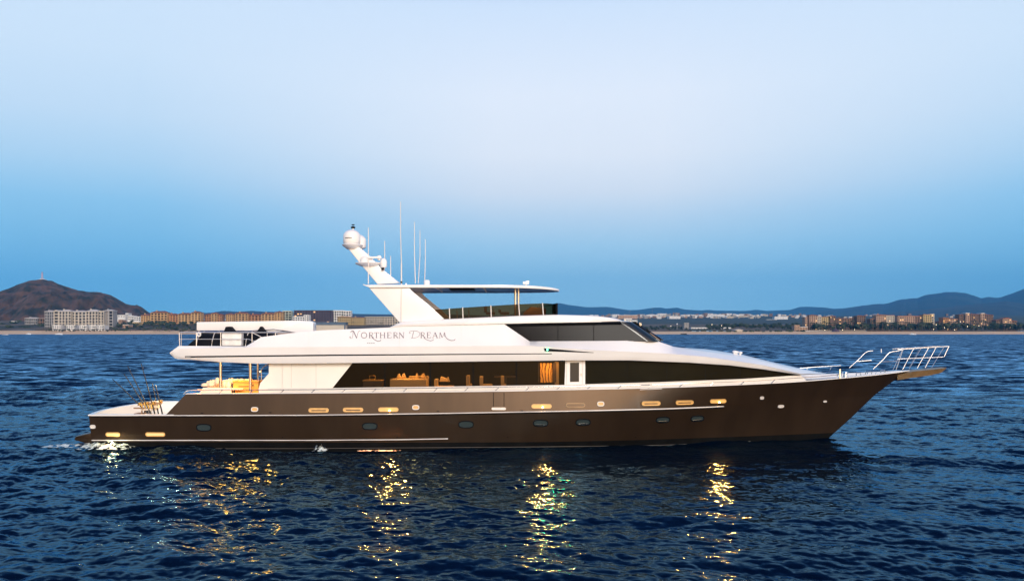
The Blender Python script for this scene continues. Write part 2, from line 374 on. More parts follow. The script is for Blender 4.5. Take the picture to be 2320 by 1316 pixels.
ridge_mesh('near_ridge', 5600, [(2000, 712), (2100, 701), (2140, 696), (2190, 691), (2240, 686), (2280, 682), (2320, 688), (2400, 680), (2800, 690)], 2000, 2900, 'darker blue foothills on the right in front of the tallest mountains', 70, 1300, 200)
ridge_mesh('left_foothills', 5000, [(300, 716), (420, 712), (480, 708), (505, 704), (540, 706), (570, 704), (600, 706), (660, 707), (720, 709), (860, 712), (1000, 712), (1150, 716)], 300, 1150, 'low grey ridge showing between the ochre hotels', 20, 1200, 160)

def gz(px, D):       # ground height for seating things on land
    return float(land_z(np.array(px, float), np.array(D, float)))
def wx(px, D): return (px - CX) / F * D
def wz(py, D): return CH - (py - HY) / F * D
# ================================================================= THE YACHT
yacht = empty('motor_yacht', (0, YC, 0), 'long brown hulled motor yacht with white decks and lit windows lying across the bay', 'yacht')
XS = -21.88
def z_sheer(x): return hermite(x, [-21.6, -16.9, -.5, 3.2, 6.6, 11.3, 15.1, 17.8, 20.4, 22.48], [2.75, 2.79, 2.94, 3.02, 3.08, 3.20, 3.32, 3.46, 3.62, 3.79])
def hb_deck(x): return hermite(x, [-21.6, -18, -10, 3, 8, 11.3, 15, 18, 20.5, 21.8, 22.48], [3.85, 4.02, 4.2, 4.2, 4.0, 3.58, 2.78, 1.9, 1.02, .45, .03])
def z_knuckle(x): return hermite(x, [-21.6, -10, 1, 11.3, 20.4], [1.71, 1.76, 1.93, 2.12, 2.42])
STEM = ([-1.2, .07, 1.2, 2.44, 3.27, 3.79], [16.6, 18.0, 19.25, 20.53, 21.65, 22.48])
def x_stem(z): return float(np.interp(z, *STEM))
def f_deck(u): return float(hb_deck(XS + u * (22.48 - XS)))
def f_wl(u): return float(hermite(u, [0, .15, .42, .56, .68, .80, .90, .965, 1], [3.62, 3.85, 3.95, 3.75, 3.15, 2.15, 1.15, .45, .03]))
def hull_hb(x, z):
    u = min(max((x - XS) / (x_stem(z) - XS), 0), 1)
    s = min(max(z / float(z_sheer(x)), 0), 1.0); p = 1 + .75 * max(0, u - .55) / .45
    h = f_wl(u) + (f_deck(u) - f_wl(u)) * s ** p
    w = min(max((u - .62) / .25, 0), 1); w = w * w * (3 - 2 * w)
    if w < 1:
        k_ = float(z_knuckle(x)); fk = f_deck(u) + .04; fd = f_deck(u) - .07; fw = f_wl(u) - .05
        a = fw + (fk - fw) * min(max(z, 0) / k_, 1) if z < k_ else fk + (fd - fk) * (z - k_) / max(float(z_sheer(x)) - k_, .1)
        h = h * w + a * (1 - w)
    return h
def hull_pt(px, py, off=0):
    x = z = 0; y = -4
    for _ in range(12):
        x, _y, z = px_xyz(px, py, y); y = -hull_hb(x, z) - off
    return Vector((x, y, z))
def side_pt(px, py, hbf, off=0):
    y = -4.
    for _ in range(12):
        x, _y, z = px_xyz(px, py, y); y = -float(hbf(x)) - off
    return x, y, z
def level_rows(levels, n=110, us=0., inset=0):
    rows = []
    for zf in levels:
        xe = 22.4
        for _ in range(20): xe = x_stem(float(zf(xe)))
        r = []
        for i in range(n + 1):
            t = i / n; t = 1 - (1 - t) ** 1.25; x = XS + (us if callable(us) is False else us(zf)) + (xe - XS - us) * t
            z = float(zf(x)); u = (x - XS) / (xe - XS)
            h = hull_hb(x, z) if z >= 0 else f_wl(u) * (1 + z * .12)
            r.append((x, -max(h - inset, .012) if i < n else 0, z))
        rows.append(r)
    return rows
def both(b, rows, mi=0):
    b.grid(rows, mi); b.grid([[(x, -y, z) for x, y, z in r] for r in rows], mi, flip=True)
kn = z_knuckle
zc_ = lambda c: (lambda x: c)
zb_ = lambda f: (lambda x: .30 + (float(kn(x)) - .30) * f)
b = MB(); both(b, level_rows([zc_(.30)] + [zb_(f) for f in (.2, .4, .6, .8, 1)])); b.build('hull', M['hull'], yacht, smooth=50)
b = MB(); both(b, level_rows([zc_(-1.0), zc_(-.4), zc_(0.0), zc_(.18), zc_(.30)])); b.build('boot_stripe', M['boot'], yacht, smooth=50)
# topsides above the knuckle, cut off aft on a slope, set 3 cm inboard
rows = []
NU = 100; K = 7
for k in range(K):
    f = k / (K - 1); r = []
    x0 = -17.85 + 1.0 * f
    for i in range(NU + 1):
        t = i / NU; t = 1 - (1 - t) ** 1.2
        zt = lambda x: float(kn(x)) + (float(z_sheer(x)) - float(kn(x))) * f
        xe = 22.4
        for _ in range(20): xe = x_stem(zt(xe))
        x = x0 + (xe - x0) * t; z = zt(x); h = hull_hb(x, z)
        ins = .035 * max(0, min(1, (14 - x) / 6))
        r.append((x, -max(h - ins, .012) if i < NU else 0, z))
    rows.append(r)
b = MB(); both(b, rows)
# ledge at the knuckle and bulwark inside with capping
top = rows[-1]; cap = [(x, y + min(.16, -y), z + .0) for x, y, z in top]; inn = [(x, min(0, -(hull_hb(x, z - .40) - .12)) if -y > .2 else 0, z - .40) for x, y, z in top]
b.build('topsides', M['hull'], yacht, smooth=50)
b = MB(); both(b, [[(x, y - .02, z + .004) for x, y, z in top], [(x, y - .02, z + .04) for x, y, z in top], [(x, y + .0, z + .04) for x, y, z in cap], inn]); b.build('bulwark_capping', M['white'], yacht, smooth=40)
b = MB()
for sgn in (-1,):
    a0 = rows[0][0]; a1 = rows[-1][0]
    q = [(a0[0], sgn*-a0[1], a0[2]), (a1[0], sgn*-a1[1], a1[2]), (a1[0]+.05, sgn*(-a1[1]-.30), a1[2]), (a0[0]+.05, sgn*(-a0[1]-.30), a0[2])]
    b.add(q, [(0, 1, 2, 3)])
b.build('bulwark_end', M['hull'], yacht, mirror=True)
# stern: rounded transom and low gunwale round the cockpit
def transom(h, z, off=0, n=18): return [(XS - off - .62 * (1 - (abs(k / n * 2 - 1)) ** 2.2), -h + 2 * h * k / n, z) for k in range(n + 1)]
b = MB(); b.grid([transom(3.62*.9, -1, -.1), transom(3.62, 0), transom(3.66, .5), transom(3.75, 1.2), transom(3.787, 1.71)], flip=True); b.build('transom', M['hull'], yacht, smooth=50)
gun = []
for x in np.linspace(-17.4, XS, 14): gun.append((float(x), -hull_hb(float(x), float(kn(x))) + .03, float(kn(x)) + .03))
gun2 = transom(3.76, 1.74)[1:-1]
loop = gun + gun2 + [(x, -y, z) for x, y, z in gun[::-1]]
cen = Vector((-18.5, 0, 1.74))
def inset(p, d):
    v = Vector(p); w = Vector((cen.x, 0, v.z)) - v
    if abs(v.y) > 3.5 and v.x > XS + .6: w = Vector((0, -v.y, 0))
    return tuple(v + w.normalized() * d)
b = MB(); o1 = [(x - (.03 if x < XS + .01 else 0), y * 1.012, z) for x, y, z in loop]
b.grid([[(x, y, z - .07) for x, y, z in o1], o1, [inset(p, .20) for p in loop], [(q[0], q[1], .92) for q in [inset(p, .26) for p in loop]]]); b.build('cockpit_gunwale', M['white'], yacht, smooth=40)
b = MB(); b.vprism([(-21.7, -3.2), (-21.7, 3.2), (-17.0, 3.6), (-17.0, -3.6)], .85, .93); b.build('cockpit_floor', M['deck'], yacht)
b = MB(); b.box(-17.15, -17.0, -3.72, 3.72, .93, 2.45)
for k in range(5):
    for s_ in (-1, 1): b.box(-17.15 - .28 * (5 - k), -17.151, *sorted((s_*2.5, s_*3.3)), .93 + .27 * k, .93 + .27 * (k + 1))
b.build('cockpit_bulkhead', M['cream'], yacht)
# swim platform with sloping underside
pl = []
for z, off, h in ((.72, .50, 3.6), (.56, 1.22, 3.66), (.42, 1.34, 3.62), (.36, 1.26, 3.6), (.10, .30, 3.45), (-.2, .0, 3.3)):
    pl.append([(XS + .2, -h, z)] + [(XS + .3 - off * (1 if 0 < k < 18 else .9) - .25 * (1 - (abs(k/18*2-1))**2.5) , (-h + 2*h*k/18), z) for k in range(19)] + [(XS + .2, h, z)])
b = MB(); b.grid(pl); b.grid([[(XS + .2, y, z + .10) for x, y, z in pl[0]], pl[0]])
b.build('swim_platform', M['hull'], yacht, smooth=40)
# rub rails / pale lines
def hull_line(b, pts, r, off=.01, n=70):
    xs = np.linspace(pts[0][0], pts[-1][0], n); ys = np.interp(xs, *zip(*pts))
    P = [hull_pt(x, y, off) for x, y in zip(xs, ys)]
    b.tube(P, r, 6)
for nm, pts, r in (('rub_rail', [(207, 941), (400, 941), (700, 940.3), (1000, 936.2), (1300, 930.8), (1500, 926), (1640, 920.5)], .030),
                   ('spray_rail', [(208, 997), (700, 997), (900, 995.5), (1015, 993.5)], .028),):
    b = MB(); hull_line(b, pts, r); b.build(nm, M['trim'], yacht, smooth=60, mirror=True)
b = MB(); hull_line(b, [(222, 1016), (700, 1015.5), (1240, 1011.5), (1500, 1008), (1700, 999)], .010, .006); b.build('waterline_stripe', M['dull'], yacht, smooth=60, mirror=True)
b = MB(); hull_line(b, [(208, 944.2), (400, 944.2), (700, 943.4), (1000, 939.3), (1300, 933.9), (1500, 929), (1636, 923.6)], .018, .0); b.build('rub_rail_groove', M['line'], yacht, smooth=60, mirror=True)

# --- fittings let into the hull side
def frame_at(c):
    e = .15
    hx = (hull_hb(c.x + e, c.z) - hull_hb(c.x - e, c.z)) / (2 * e); hz = (hull_hb(c.x, c.z + e) - hull_hb(c.x, c.z - e)) / (2 * e)
    t1 = Vector((1, -hx, 0)).normalized(); t2 = Vector((0, -hz, 1)).normalized(); n = t1.cross(t2).normalized()
    if n.y > 0: n = -n
    return t1, t2, n
def stadium(w, h, n=10):
    r = min(w, h) / 2; pts = []
    for k in range(2 * n):
        a = -PI/2 + PI * (k % n) / (n - 1) + (PI if k >= n else 0)
        sgn = 1 if k < n else -1
        pts.append((sgn * (w / 2 - r) + r * math.cos(a), r * math.sin(a) * (h / 2 / r)))
    return pts
def superoval(w, h, e=2.8, n=28):
    out = []
    for k in range(n):
        a = 2*PI*k/n; c, s = math.cos(a), math.sin(a)
        out.append((w/2*math.copysign(abs(c)**(2/e), c), h/2*math.copysign(abs(s)**(2/e), s)))
    return out
def fitting(name, px, py, w, h, ringm, panem, shape=stadium, ring=.035, deep=.05, label=None, lamp=None, parent=yacht):
    c = hull_pt(px, py); t1, t2, n = frame_at(c)
    def P(u, v, d): return c + t1*u + t2*v + n*d
    o = shape(w, h); i = [(u * (w - 2*ring) / w, v * (h - 2*ring) / h) for u, v in o]
    b = MB(); b.grid([[P(u, v, -.02) for u, v in o], [P(u, v, .028) for u, v in o], [P(u, v, .028) for u, v in i], [P(u, v, .006) for u, v in i]], closed=True)
    r = b.build(name, ringm, parent, smooth=50)
    b = MB(); b.add([P(u, v, .010) for u, v in i], [tuple(range(len(i)))]); b.build('pane' if lamp is None else 'diffuser', panem, r, recalc=False)
    if label: r['label'] = label
    return r, P
S = 41. / F
for k, (px, py) in enumerate(((462, 968), (838, 965), (1056, 961), (1225, 958), (1321, 956), (1502, 950.5), (1580, 947.5))):
    r, P = fitting('porthole', px, py, 35*S, 18*S, M['line'], M['port'], superoval, .05)
    if k > 2:
        b = MB(); b.box(-.26, .26, -.01, .012, -.02, .02); o = b.build('light_bar', M['chrome'], r); c = P(0, -.10, .02); t1, t2, n = frame_at(c)
        o.matrix_local = Matrix(((t1.x, -n.x, t2.x, c.x), (t1.y, -n.y, t2.y, c.y), (t1.z, -n.z, t2.z, c.z), (0, 0, 0, 1)))
lamps = []
for px, py, w, lit in ((256, 983.5, 34, 1), (352, 983.5, 46, 1), (722, 929, 46, 0), (800, 928, 46, 0), (880, 927.5, 46, 2), (1227, 920, 46, 2), (1304, 917.5, 44, -1), (1475, 913.5, 44, 0), (1551, 911.5, 44, 0), (1627, 908.5, 42, 2)):
    r, P = fitting('hull_light', px, py, w*S, 10*S, M['brass'] if lit >= 0 else M['bronze'], {0: M['brass'], 1: M['lampy'], 2: M['lampx'], -1: M['hull']}[lit], stadium, .045, lamp=1)
    if lit == 0:
        b = MB(); b.add([P(u, v - .015, .014) for u, v in stadium(w*S*.72, .05)], [tuple(range(20))]); b.build('slot', M['dwood'], r, recalc=False)
    if lit == 2:
        b = MB(); b.blob(P(.06, -.05, .04), (.045, .03, .025), 1, 2, jit=0); b.build('bulb', M['lampw'], r); lamps.append(P(.06, -.05, .1))
for px, py in ((577, 927), (942, 922.5), (1361, 914.5)): fitting('mooring_port', px, py, 16*S, 11*S, M['trim'], M['brass'], superoval, .04)
for px, py, w, h in ((1726, 901, 11, 8), (1769, 920, 17, 8), (1869, 909, 10, 5)): fitting('fairlead', px, py, w*S, h*S, M['trim'], M['trim'], superoval, .05)
fitting('stern_fairlead', 210.5, 966, 13*S, 9*S, M['trim'], M['trim'], superoval, .05)
for px in (1118, 1142):
    b = MB(); P = [hull_pt(px, y, -.002) for y in (889, 900, 912, 921)]; b.tube(P, .012, 4); b.build('boarding_gate_seam', M['line'], yacht)
fitting('boarding_step', 1130, 925.5, 33*S, 6*S, M['steel'], M['trim'], stadium, .02)
b = MB(); P = [hull_pt(x, y, .0) for x, y in ((1450, 882.5), (1460, 881.8), (1500, 880.3))]; b.tube(P, .02, 6); b.build('side_hatch_lip', M['trim'], yacht)

# --- decks
DZ = lambda x: float(z_sheer(x)) - (.36 if x < 12 else .36 - .3 * (x - 12) / 10)
def deck(xa, xb, hbf, z, n=40): 
    xs = np.linspace(xa, xb, n); return [[(float(x), -float(hbf(x)), float(z(x))), (float(x), 0, float(z(x)) + .04), (float(x), float(hbf(x)), float(z(x)))] for x in xs]
b = MB(); b.grid(deck(-17.05, 22.1, lambda x: max(hull_hb(x, DZ(x)) - .10, .02), DZ)); b.build('main_deck', M['deck'], yacht, smooth=40)

# --- upper band: overhang, side of the upper deck, foredeck roof, in one loft
hbc = lambda x: float(hermite(x, [-17.7, -16.5, -12, 3.5, 8, 11, 14, 16, 17.3, 18], [3.95, 4.1, 4.15, 4.15, 3.86, 3.3, 2.45, 1.65, .9, .25]))
LB = [(384, 800.5), (395, 811), (405, 813.5), (437, 815), (500, 820), (580, 823.3), (700, 823), (1000, 819.5), (1300, 816), (1430, 816), (1560, 821), (1650, 827), (1727, 836), (1814, 849), (1860, 847)]
LL = [(384, 800), (405, 806.5), (419, 808.5), (750, 804), (1250, 800), (1345, 801.5), (1500, 807), (1600, 814), (1727, 830), (1814, 848), (1860, 846.5)]
LC = [(384, 799.6), (405, 790), (560, 786.5), (750, 785.5), (1200, 783), (1345, 793), (1500, 800), (1600, 808), (1727, 826.5), (1814, 846.5), (1860, 846)]
LE = [(384, 799.2), (405, 783.5), (558, 784), (592, 763.5), (640, 757), (676, 752.5), (730, 748), (880, 742), (905, 738), (1142, 734), (1200, 773), (1300, 772.5), (1450, 771.5), (1487, 772), (1527, 785.5), (1600, 797), (1680, 809.5), (1750, 823.5), (1814, 842), (1860, 845)]
hbB = lambda x: max(hbc(x) - .17, .05)
hbL = lambda x: max(hbc(x) - .06, .08)
def hbE(x):
    aft = float(np.interp(x, [-17.7, -13.2, -11, -5.8, 7.2], [3.98, 3.98, 3.84, 3.66, 3.60]))
    w = float(np.interp(x, [6.0, 9.0], [0, 1])); return (1 - w) * min(aft, hbc(x)) + w * hbc(x) * .76
def pline(line, hbf, xs):
    P = [side_pt(px, py, hbf) for px, py in line]; a = [p[0] for p in P]; c = [p[2] for p in P]
    return lambda x: float(np.interp(x, a, c))
fB, fL, fC, fE = pline(LB, hbB, 0), pline(LL, hbL, 0), pline(LC, hbc, 0), pline(LE, hbE, 0)
crown = lambda x: float(np.interp(x, [-17.7, -6.5, -5, 7.5, 9.16, 11, 13, 14.7, 16, 17.5, 18], [5.2, 5.2, 5.45, 5.5, 5.13, 5.02, 4.72, 4.30, 4.0, 3.68, 3.62]))
brk = sorted(set([round(side_pt(px, py, hbE)[0], 3) for px, py in LE] + [round(side_pt(px, py, hbB)[0], 3) for px, py in LB]))
xs = sorted(x_ for x_ in set(brk + [float(x) for x in np.linspace(brk[0], 17.5, 120)]) if x_ > brk[0] + .03)
def smooth_end(x): return x
sec = []
for x in xs:
    c, e = hbc(x), hbE(x); zB, zL, zC, zE = fB(x), fL(x), fC(x), fE(x)
    zC = max(zC, zL + .01); zE = max(zE, zC + .01)
    fwd = float(np.interp(x, [6.5, 8.5], [0, 1])); cr = crown(x)
    e2 = e - .12; zf = min(zE - .01, cr) * (1 - fwd) + (zE + (cr - zE) * .55) * fwd; yf = e2 * (1 - fwd) + e * .55 * fwd
    half = [(x, -max(hbB(x) - .9, 0.03), zB + .06), (x, -hbB(x), zB), (x, -(hbL(x) - .03), (zB + zL) / 2 + .01), (x, -hbL(x), zL), (x, -c, zC), (x, -e, zE), (x, -(e2 if fwd < 1 else e * .8), zE + .0 if fwd < 1 else zE + (cr - zE) * .25), (x, -yf, zf), (x, 0, cr)]
    sec.append(half + [(a, -bb, cc) for a, bb, cc in half[-2::-1]])
b = MB(); b.grid(sec, closed=True); b.add(sec[0], [tuple(range(len(sec[0])))]); b.add(sec[-1], [tuple(range(len(sec[-1])))])
b.build('upper_deck_band', M['white'], yacht, smooth=24)
# black feature line under the band
def on_band(px, py, off=.0):       # point on the band's outer skin
    y = -4.
    for _ in range(12):
        x, _y, z = px_xyz(px, py, y)
        zs = [fB(x), fL(x), fC(x), fE(x)]; hs = [hbB(x), hbL(x), hbc(x), hbE(x)]
        y = -float(np.interp(z, zs, hs)) - off
    return x, y, z
def band_patch(name, bot, top, m, off, n=40, parent=yacht, mirror=True, thick=.02):
    xb = np.linspace(bot[0][0], bot[-1][0], n); xt = np.linspace(top[0][0], top[-1][0], n)
    yb = np.interp(xb, *zip(*bot)); yt = np.interp(xt, *zip(*top))
    r0 = [on_band(a, c, off) for a, c in zip(xb, yb)]; r1 = [on_band(a, c, off) for a, c in zip(xt, yt)]
    b = MB(); q = [[(x, y + thick, z) for x, y, z in r0], r0, r1, [(x, y + thick, z) for x, y, z in r1]]
    b.grid(q)
    return b.build(name, m, parent, smooth=40, mirror=mirror)
band_patch('feature_line', [(419, 809.9), (750, 806.1), (1250, 801.9)], [(419, 806.5), (750, 802.9), (1250, 800.2)], M['line'], .012, 60)
wedge = band_patch('air_intake', [(1234, 795.5), (1345, 799)], [(1232, 788.5), (1345, 798.2)], M['line'], .012, 20)
p = on_band(1240, 792, .05)
b = MB(); b.blob(p, (.04, .035, .04), 2, 2, jit=0); b.build('starboard_light', M['lampg'], yacht)

# --- strips on the house side
def strip(b, bot, top, hbb, hbt, off=0, n=40, ny=2, mirror=True):
    xb = np.linspace(bot[0][0], bot[-1][0], n); xt = np.linspace(top[0][0], top[-1][0], n)
    yb = np.interp(xb, *zip(*bot)); yt = np.interp(xt, *zip(*top)); rows = []
    r0 = [side_pt(a, c, hbb, off) for a, c in zip(xb, yb)]; r1 = [side_pt(a, c, hbt, off) for a, c in zip(xt, yt)]
    for j in range(ny + 1):
        f = j / ny; rows.append([tuple(p0[i] + (p1[i] - p0[i]) * f for i in range(3)) for p0, p1 in zip(r0, r1)])
    b.grid(rows)
    return rows
hh = lambda x: float(hermite(x, [-14, 3.5, 8, 11, 14, 16, 17.3], [3.58, 3.58, 3.3, 2.8, 2.0, 1.3, .6]))
GB = [(753, 878.5), (1279, 871.5), (1325, 870), (1500, 865), (1680, 858.3), (1814, 849.5)]        # glass bottom line
GT = [(800, 820.5), (1000, 818), (1282, 814), (1325, 814), (1430, 814), (1560, 819), (1650, 825), (1727, 834), (1812, 847)]
b = MB()
strip(b, [(639, 900), (753, 900), (1325, 889), (1500, 884), (1680, 876), (1830, 864)], [(639, 880), (753, 879)] + GB[1:], hh, hh, 0, 60)
strip(b, [(639, 880), (753, 879)], [(639, 822), (801, 819)], hh, hh, 0, 16, 6)
# curved aft end of the house side and the aft bulkhead with its door
b.prism([(px_xyz(px, py, -3.58)[0], px_xyz(px, py, -3.58)[2]) for px, py in ((609, 822), (609, 846), (600, 856), (590, 867), (586, 880), (586, 897), (640, 897), (640, 822))], -3.58, -3.44)
xa = px_xyz(640, 850, -3.58)[0]
house = b.build('deckhouse_wall', M['cream'], yacht, smooth=30, mirror=True)
b = MB(); b.box(xa - .06, xa, -3.43, 3.43, 2.5, 4.5); b.build('deckhouse_bulkhead', M['cream'], yacht)
M['joint'] = mat('joint_grey', (.5, .47, .42), .6)
for px in (660, 716):
    b = MB(); b.tube([side_pt(px, 824, hh, .002), side_pt(px, 878, hh, .002)], .008, 4); b.build('panel_joint', M['joint'], yacht)
# sill below the glass
b = MB(); rr = strip(b, [(607, 880.5), (753, 880.2), (1279, 873.3), (1325, 871.8), (1500, 867), (1680, 860.2), (1814, 851.4)], [(607, 879), (753, 878.6)] + GB[1:], hh, hh, .035, 50, 1); b.build('window_sill', M['trim'], yacht, mirror=True)
# saloon glass in five lights, door, forward glass in six lights
def gy(line, px): return float(np.interp(px, *zip(*line)))
divs = [(753, 800), (872, 872), (975, 975), (1072, 1072), (1170, 1170), (1279, 1280)]
for k in range(5):
    (b0, t0), (b1, t1) = divs[k], divs[k+1]
    b = MB(); strip(b, [(b0 + 1.5*(k > 0), gy(GB, b0)), (b1 - 1.5, gy(GB, b1))], [(t0 + 1.5*(k > 0), gy(GT, t0)), (t1 - 1.5, gy(GT, t1))], hh, hh, -.01, 8, 1, mirror=False)
    r = b.build('saloon_window', M['sgl'], yacht, recalc=False)
    if k:
        b = MB(); strip(b, [(b0 - 1.5, gy(GB, b0)), (b0 + 1.5, gy(GB, b0))], [(t0 - 1.5, gy(GT, t0)), (t0 + 1.5, gy(GT, t0))], hh, hh, -.005, 2, 1, mirror=False); b.build('window_frame', M['gasket'], r, recalc=False)
b = MB(); strip(b, [(796, 822.8), (1280, 817.8)], [(800, 819.5), (1280, 814)], hh, hh, .0, 20, 1); b.build('window_head', M['gasket'], yacht, mirror=True)
b = MB(); strip(b, [(753, 878.5), (1279, 871.5)], [(801, 822), (1279, 816)], hh, hh, -.03, 20, 2, mirror=False)
pw = [(x, -y, z) for x, y, z in b.v]; b2 = MB(); b2.add(pw, b.f); b2.build('port_glazing', M['fgl'], yacht)
fdiv = [(1325, 1325), (1421, 1421), (1511, 1511), (1598, 1598), (1677, 1677), (1814, 1812)]
for k in range(5):
    (b0, t0), (b1, t1) = fdiv[k], fdiv[k+1]
    b = MB(); strip(b, [(b0 + .8, gy(GB, b0)), (b1 - .8, gy(GB, b1))] if k < 4 else [(b0+.8, gy(GB, b0)), (b1, gy(GB, b1))], [(t0 + .8, gy(GT, t0)), (1727, gy(GT, 1727)), (t1, gy(GT, t1))] if k == 4 else [(t0 + .8, gy(GT, t0)), (t1 - .8, gy(GT, t1))], hh, hh, .0, 16, 1)
    b.build('forward_window', M['fgl'], yacht, smooth=60, mirror=True)
b = MB(); strip(b, GB[2:], GT[3:], hh, hh, -.02, 60, 1); b.build('window_backing', M['gasket'], yacht, mirror=True)
# side door
b = MB(); strip(b, [(1279, 871.5), (1326, 870)], [(1281, 815), (1326, 814)], hh, hh, .0, 4, 1)
dfr = b.build('side_door', M['white'], yacht, mirror=True)
b = MB(); strip(b, [(1291.5, 865), (1312, 864.4)], [(1291.5, 821.5), (1312, 821)], hh, hh, .012, 6, 1); b.build('door_window', M['cyan'], dfr, mirror=True)
for px in (1284, 1320):
    b = MB(); b.tube([side_pt(px, 816, hh, .01), side_pt(px, 870, hh, .01)], .015, 5); b.build('door_jamb', M['trim'], dfr)
b = MB(); b.tube([side_pt(1317, 845, hh, .03), side_pt(1317, 852, hh, .03)], .02, 6); b.build('door_handle', M['chrome'], dfr)

# --- saloon interior seen through the glass
b = MB(); b.box(-11.8, 2.9, .9, .98, 2.3, 4.5); b.box(-11.8, 2.9, -3.4, .9, 2.58, 2.62); b.box(2.8, 2.88, -3.4, .9, 2.6, 4.5); b.build('saloon_interior', M['dark'], yacht)
def pt(px, py, y): return px_xyz(px, py, y)
def lamp_point(name, loc, e, col=(1, .58, .22), r=.08, parent=None, typ='POINT', size=1., rot=None):
    l = bpy.data.lights.new(name, typ); l.energy = e; l.color = col
    if typ == 'POINT': l.shadow_soft_size = r
    else: l.size = size
    o = bpy.data.objects.new(name, l); COL.objects.link(o); o.location = loc
    if rot: o.rotation_euler = rot
    if parent is not None: o.parent = parent
    return o
def furn(name, label, cat, y=0, group=None): return empty(name, (0, YC, 0), label, cat, group)
# sofa with pillows
t = furn('saloon_sofa', 'low gold lit sofa behind the second saloon window', 'sofa')
x0, _, z0 = pt(885, 868, -1.6); x1 = pt(968, 868, -1.6)[0]; zs = pt(885, 858, -1.6)[2]
b = MB(); b.box(x0, x1, -1.9, -.9, 2.62, zs); b.build('seat', M['sofa'], t, bevel=.05)
b = MB(); b.box(x0+.9, x1, -.9, -.6, 2.62, zs + .12); b.build('backrest', M['sofa'], t, bevel=.05)
for k, (px, w) in enumerate(((903, 12), (913, 14), (943, 11), (957, 13))):
    cx, _, _ = pt(px, 855, -1.5)
    b = MB(); b.prism([(cx-w*S*.5, zs+.01), (cx+w*S*.5, zs+.01), (cx+w*S*.15, zs+.30), (cx-w*S*.1, zs+.27)], -1.5 + .1*k, -1.3 + .1*k)
    tag(b.build('sofa_pillow', M['sofa'], None, bevel=.03), ['first pillow from aft on the saloon sofa', 'second pillow from aft, the tallest, on the saloon sofa', 'third pillow from aft on the saloon sofa', 'forward pillow on the saloon sofa'][k], 'pillow', 'pillows on the saloon sofa').location = (0, YC, 0)
def armchair(px0, px1, py0, py1, lab, yy=-1.4):
    t = furn('armchair', lab, 'armchair', group='armchairs in the saloon')
    xa_, _, zt = pt(px0, py0, yy); xb_ = pt(px1, py0, yy)[0]
    b = MB(); b.box(xa_, xb_, yy-.4, yy+.4, 2.68, 2.68+(zt-2.68)*.5); b.build('seat', M['sofa'], t, bevel=.04)
    b = MB(); b.box(xa_, xa_+.18, yy-.38, yy+.38, 2.68+(zt-2.68)*.5, zt); b.build('backrest', M['sofa'], t, bevel=.04)
    for u in (xa_+.06, xb_-.06):
        for v in (-.34, .34): b = MB(); b.box(u-.03, u+.03, yy+v-.03, yy+v+.03, 2.62, 2.68); b.build('leg', M['dwood'], t)
    return t, xa_, xb_, zt
t, xa_, xb_, zt = armchair(985, 1028, 858, 0, 'wide gold lit armchair with a pillow behind the third saloon window')
b = MB(); b.prism([(xa_+.25, zt-.15), (xb_-.2, zt-.15), (xb_-.3, zt+.12), (xa_+.65, zt+.02), (xa_+.35, zt+.14)], -1.5, -1.25); tag(b.build('armchair_pillow', M['sofa'], None, bevel=.03), 'pointed gold pillow in the wide saloon armchair', 'pillow').location = (0, YC, 0)
armchair(1057, 1069, 850, 0, 'narrow chair at the forward side of the third saloon window')
armchair(1087, 1116, 852, 0, 'dim dining chair behind the fourth saloon window', -1.1)
armchair(1135, 1147, 851, 0, 'narrow dim chair at the forward side of the fourth saloon window', -1.1)
t = furn('dining_table', 'dark dining table behind the fourth saloon window', 'table')
xa_, _, zt = pt(1120, 852, -.8); xb_ = pt(1168, 852, -.8)[0]
b = MB(); b.box(xa_, xb_, -1.1, -.3, zt-.05, zt); b.build('tabletop', M['dwood'], t); b = MB(); b.box((xa_+xb_)/2-.1, (xa_+xb_)/2+.1, -.8, -.6, 2.62, zt-.05); b.build('pedestal', M['dwood'], t)
t = furn('sideboard', 'dark sideboard behind the aftmost saloon window', 'cabinet')
xa_, _, zt = pt(825, 862, -1.6); xb_ = pt(867, 862, -1.6)[0]
b = MB(); b.box(xa_, xb_, -1.9, -1.3, 2.62, zt); b.build('cabinet', M['dwood'], t); b = MB(); b.box(xa_-.03, xb_+.03, -1.93, -1.27, zt, zt+.04); b.build('top_board', M['wood'], t)
t = furn('table_lamp', 'small square lantern on the dark sideboard in the saloon', 'lamp')
cx, _, _ = pt(844, 858, -1.6); b = MB()
for a, c in (((-.15, 0), (-.15, .22)), ((.15, 0), (.15, .22)), ((-.15, .22), (.15, .22)), ((-.15, .02), (.15, .02))): b.tube([(cx+a[0], -1.6, zt+.05+a[1]), (cx+c[0], -1.6, zt+.05+c[1])], .015, 5)
b.build('lantern_frame', M['gold'], t)
# lit artwork panel
xa_, _, zt = pt(1224, 822, -2.4); xb_, _, zb = pt(1251, 866, -2.4)
art = bpy.data.materials.new('flowing_panel'); art.use_nodes = True; at_ = art.node_tree; ap = at_.nodes['Principled BSDF']
tcn = at_.nodes.new('ShaderNodeTexCoord'); wv = at_.nodes.new('ShaderNodeTexWave'); wv.inputs['Scale'].default_value = 2.1; wv.inputs['Distortion'].default_value = 7; wv.inputs['Detail'].default_value = 2; wv.inputs['Detail Scale'].default_value = .8; wv.bands_direction = 'X'
at_.links.new(tcn.outputs['Object'], wv.inputs['Vector'])
r_ = ramp([(.18, (.10, .03, .005, 1)), (.34, (.85, .42, .07, 1))], wv.outputs['Fac'], at_); at_.links.new(r_, ap.inputs['Base Color']); ap.inputs['Roughness'].default_value = .6
t = furn('lit_artwork', 'tall gold panel with dark flowing stripes lit behind the saloon glass by the side door', 'artwork')
b = MB(); b.box(xa_, xb_, -2.4, -2.36, zb, zt); b.build('panel', art, t)
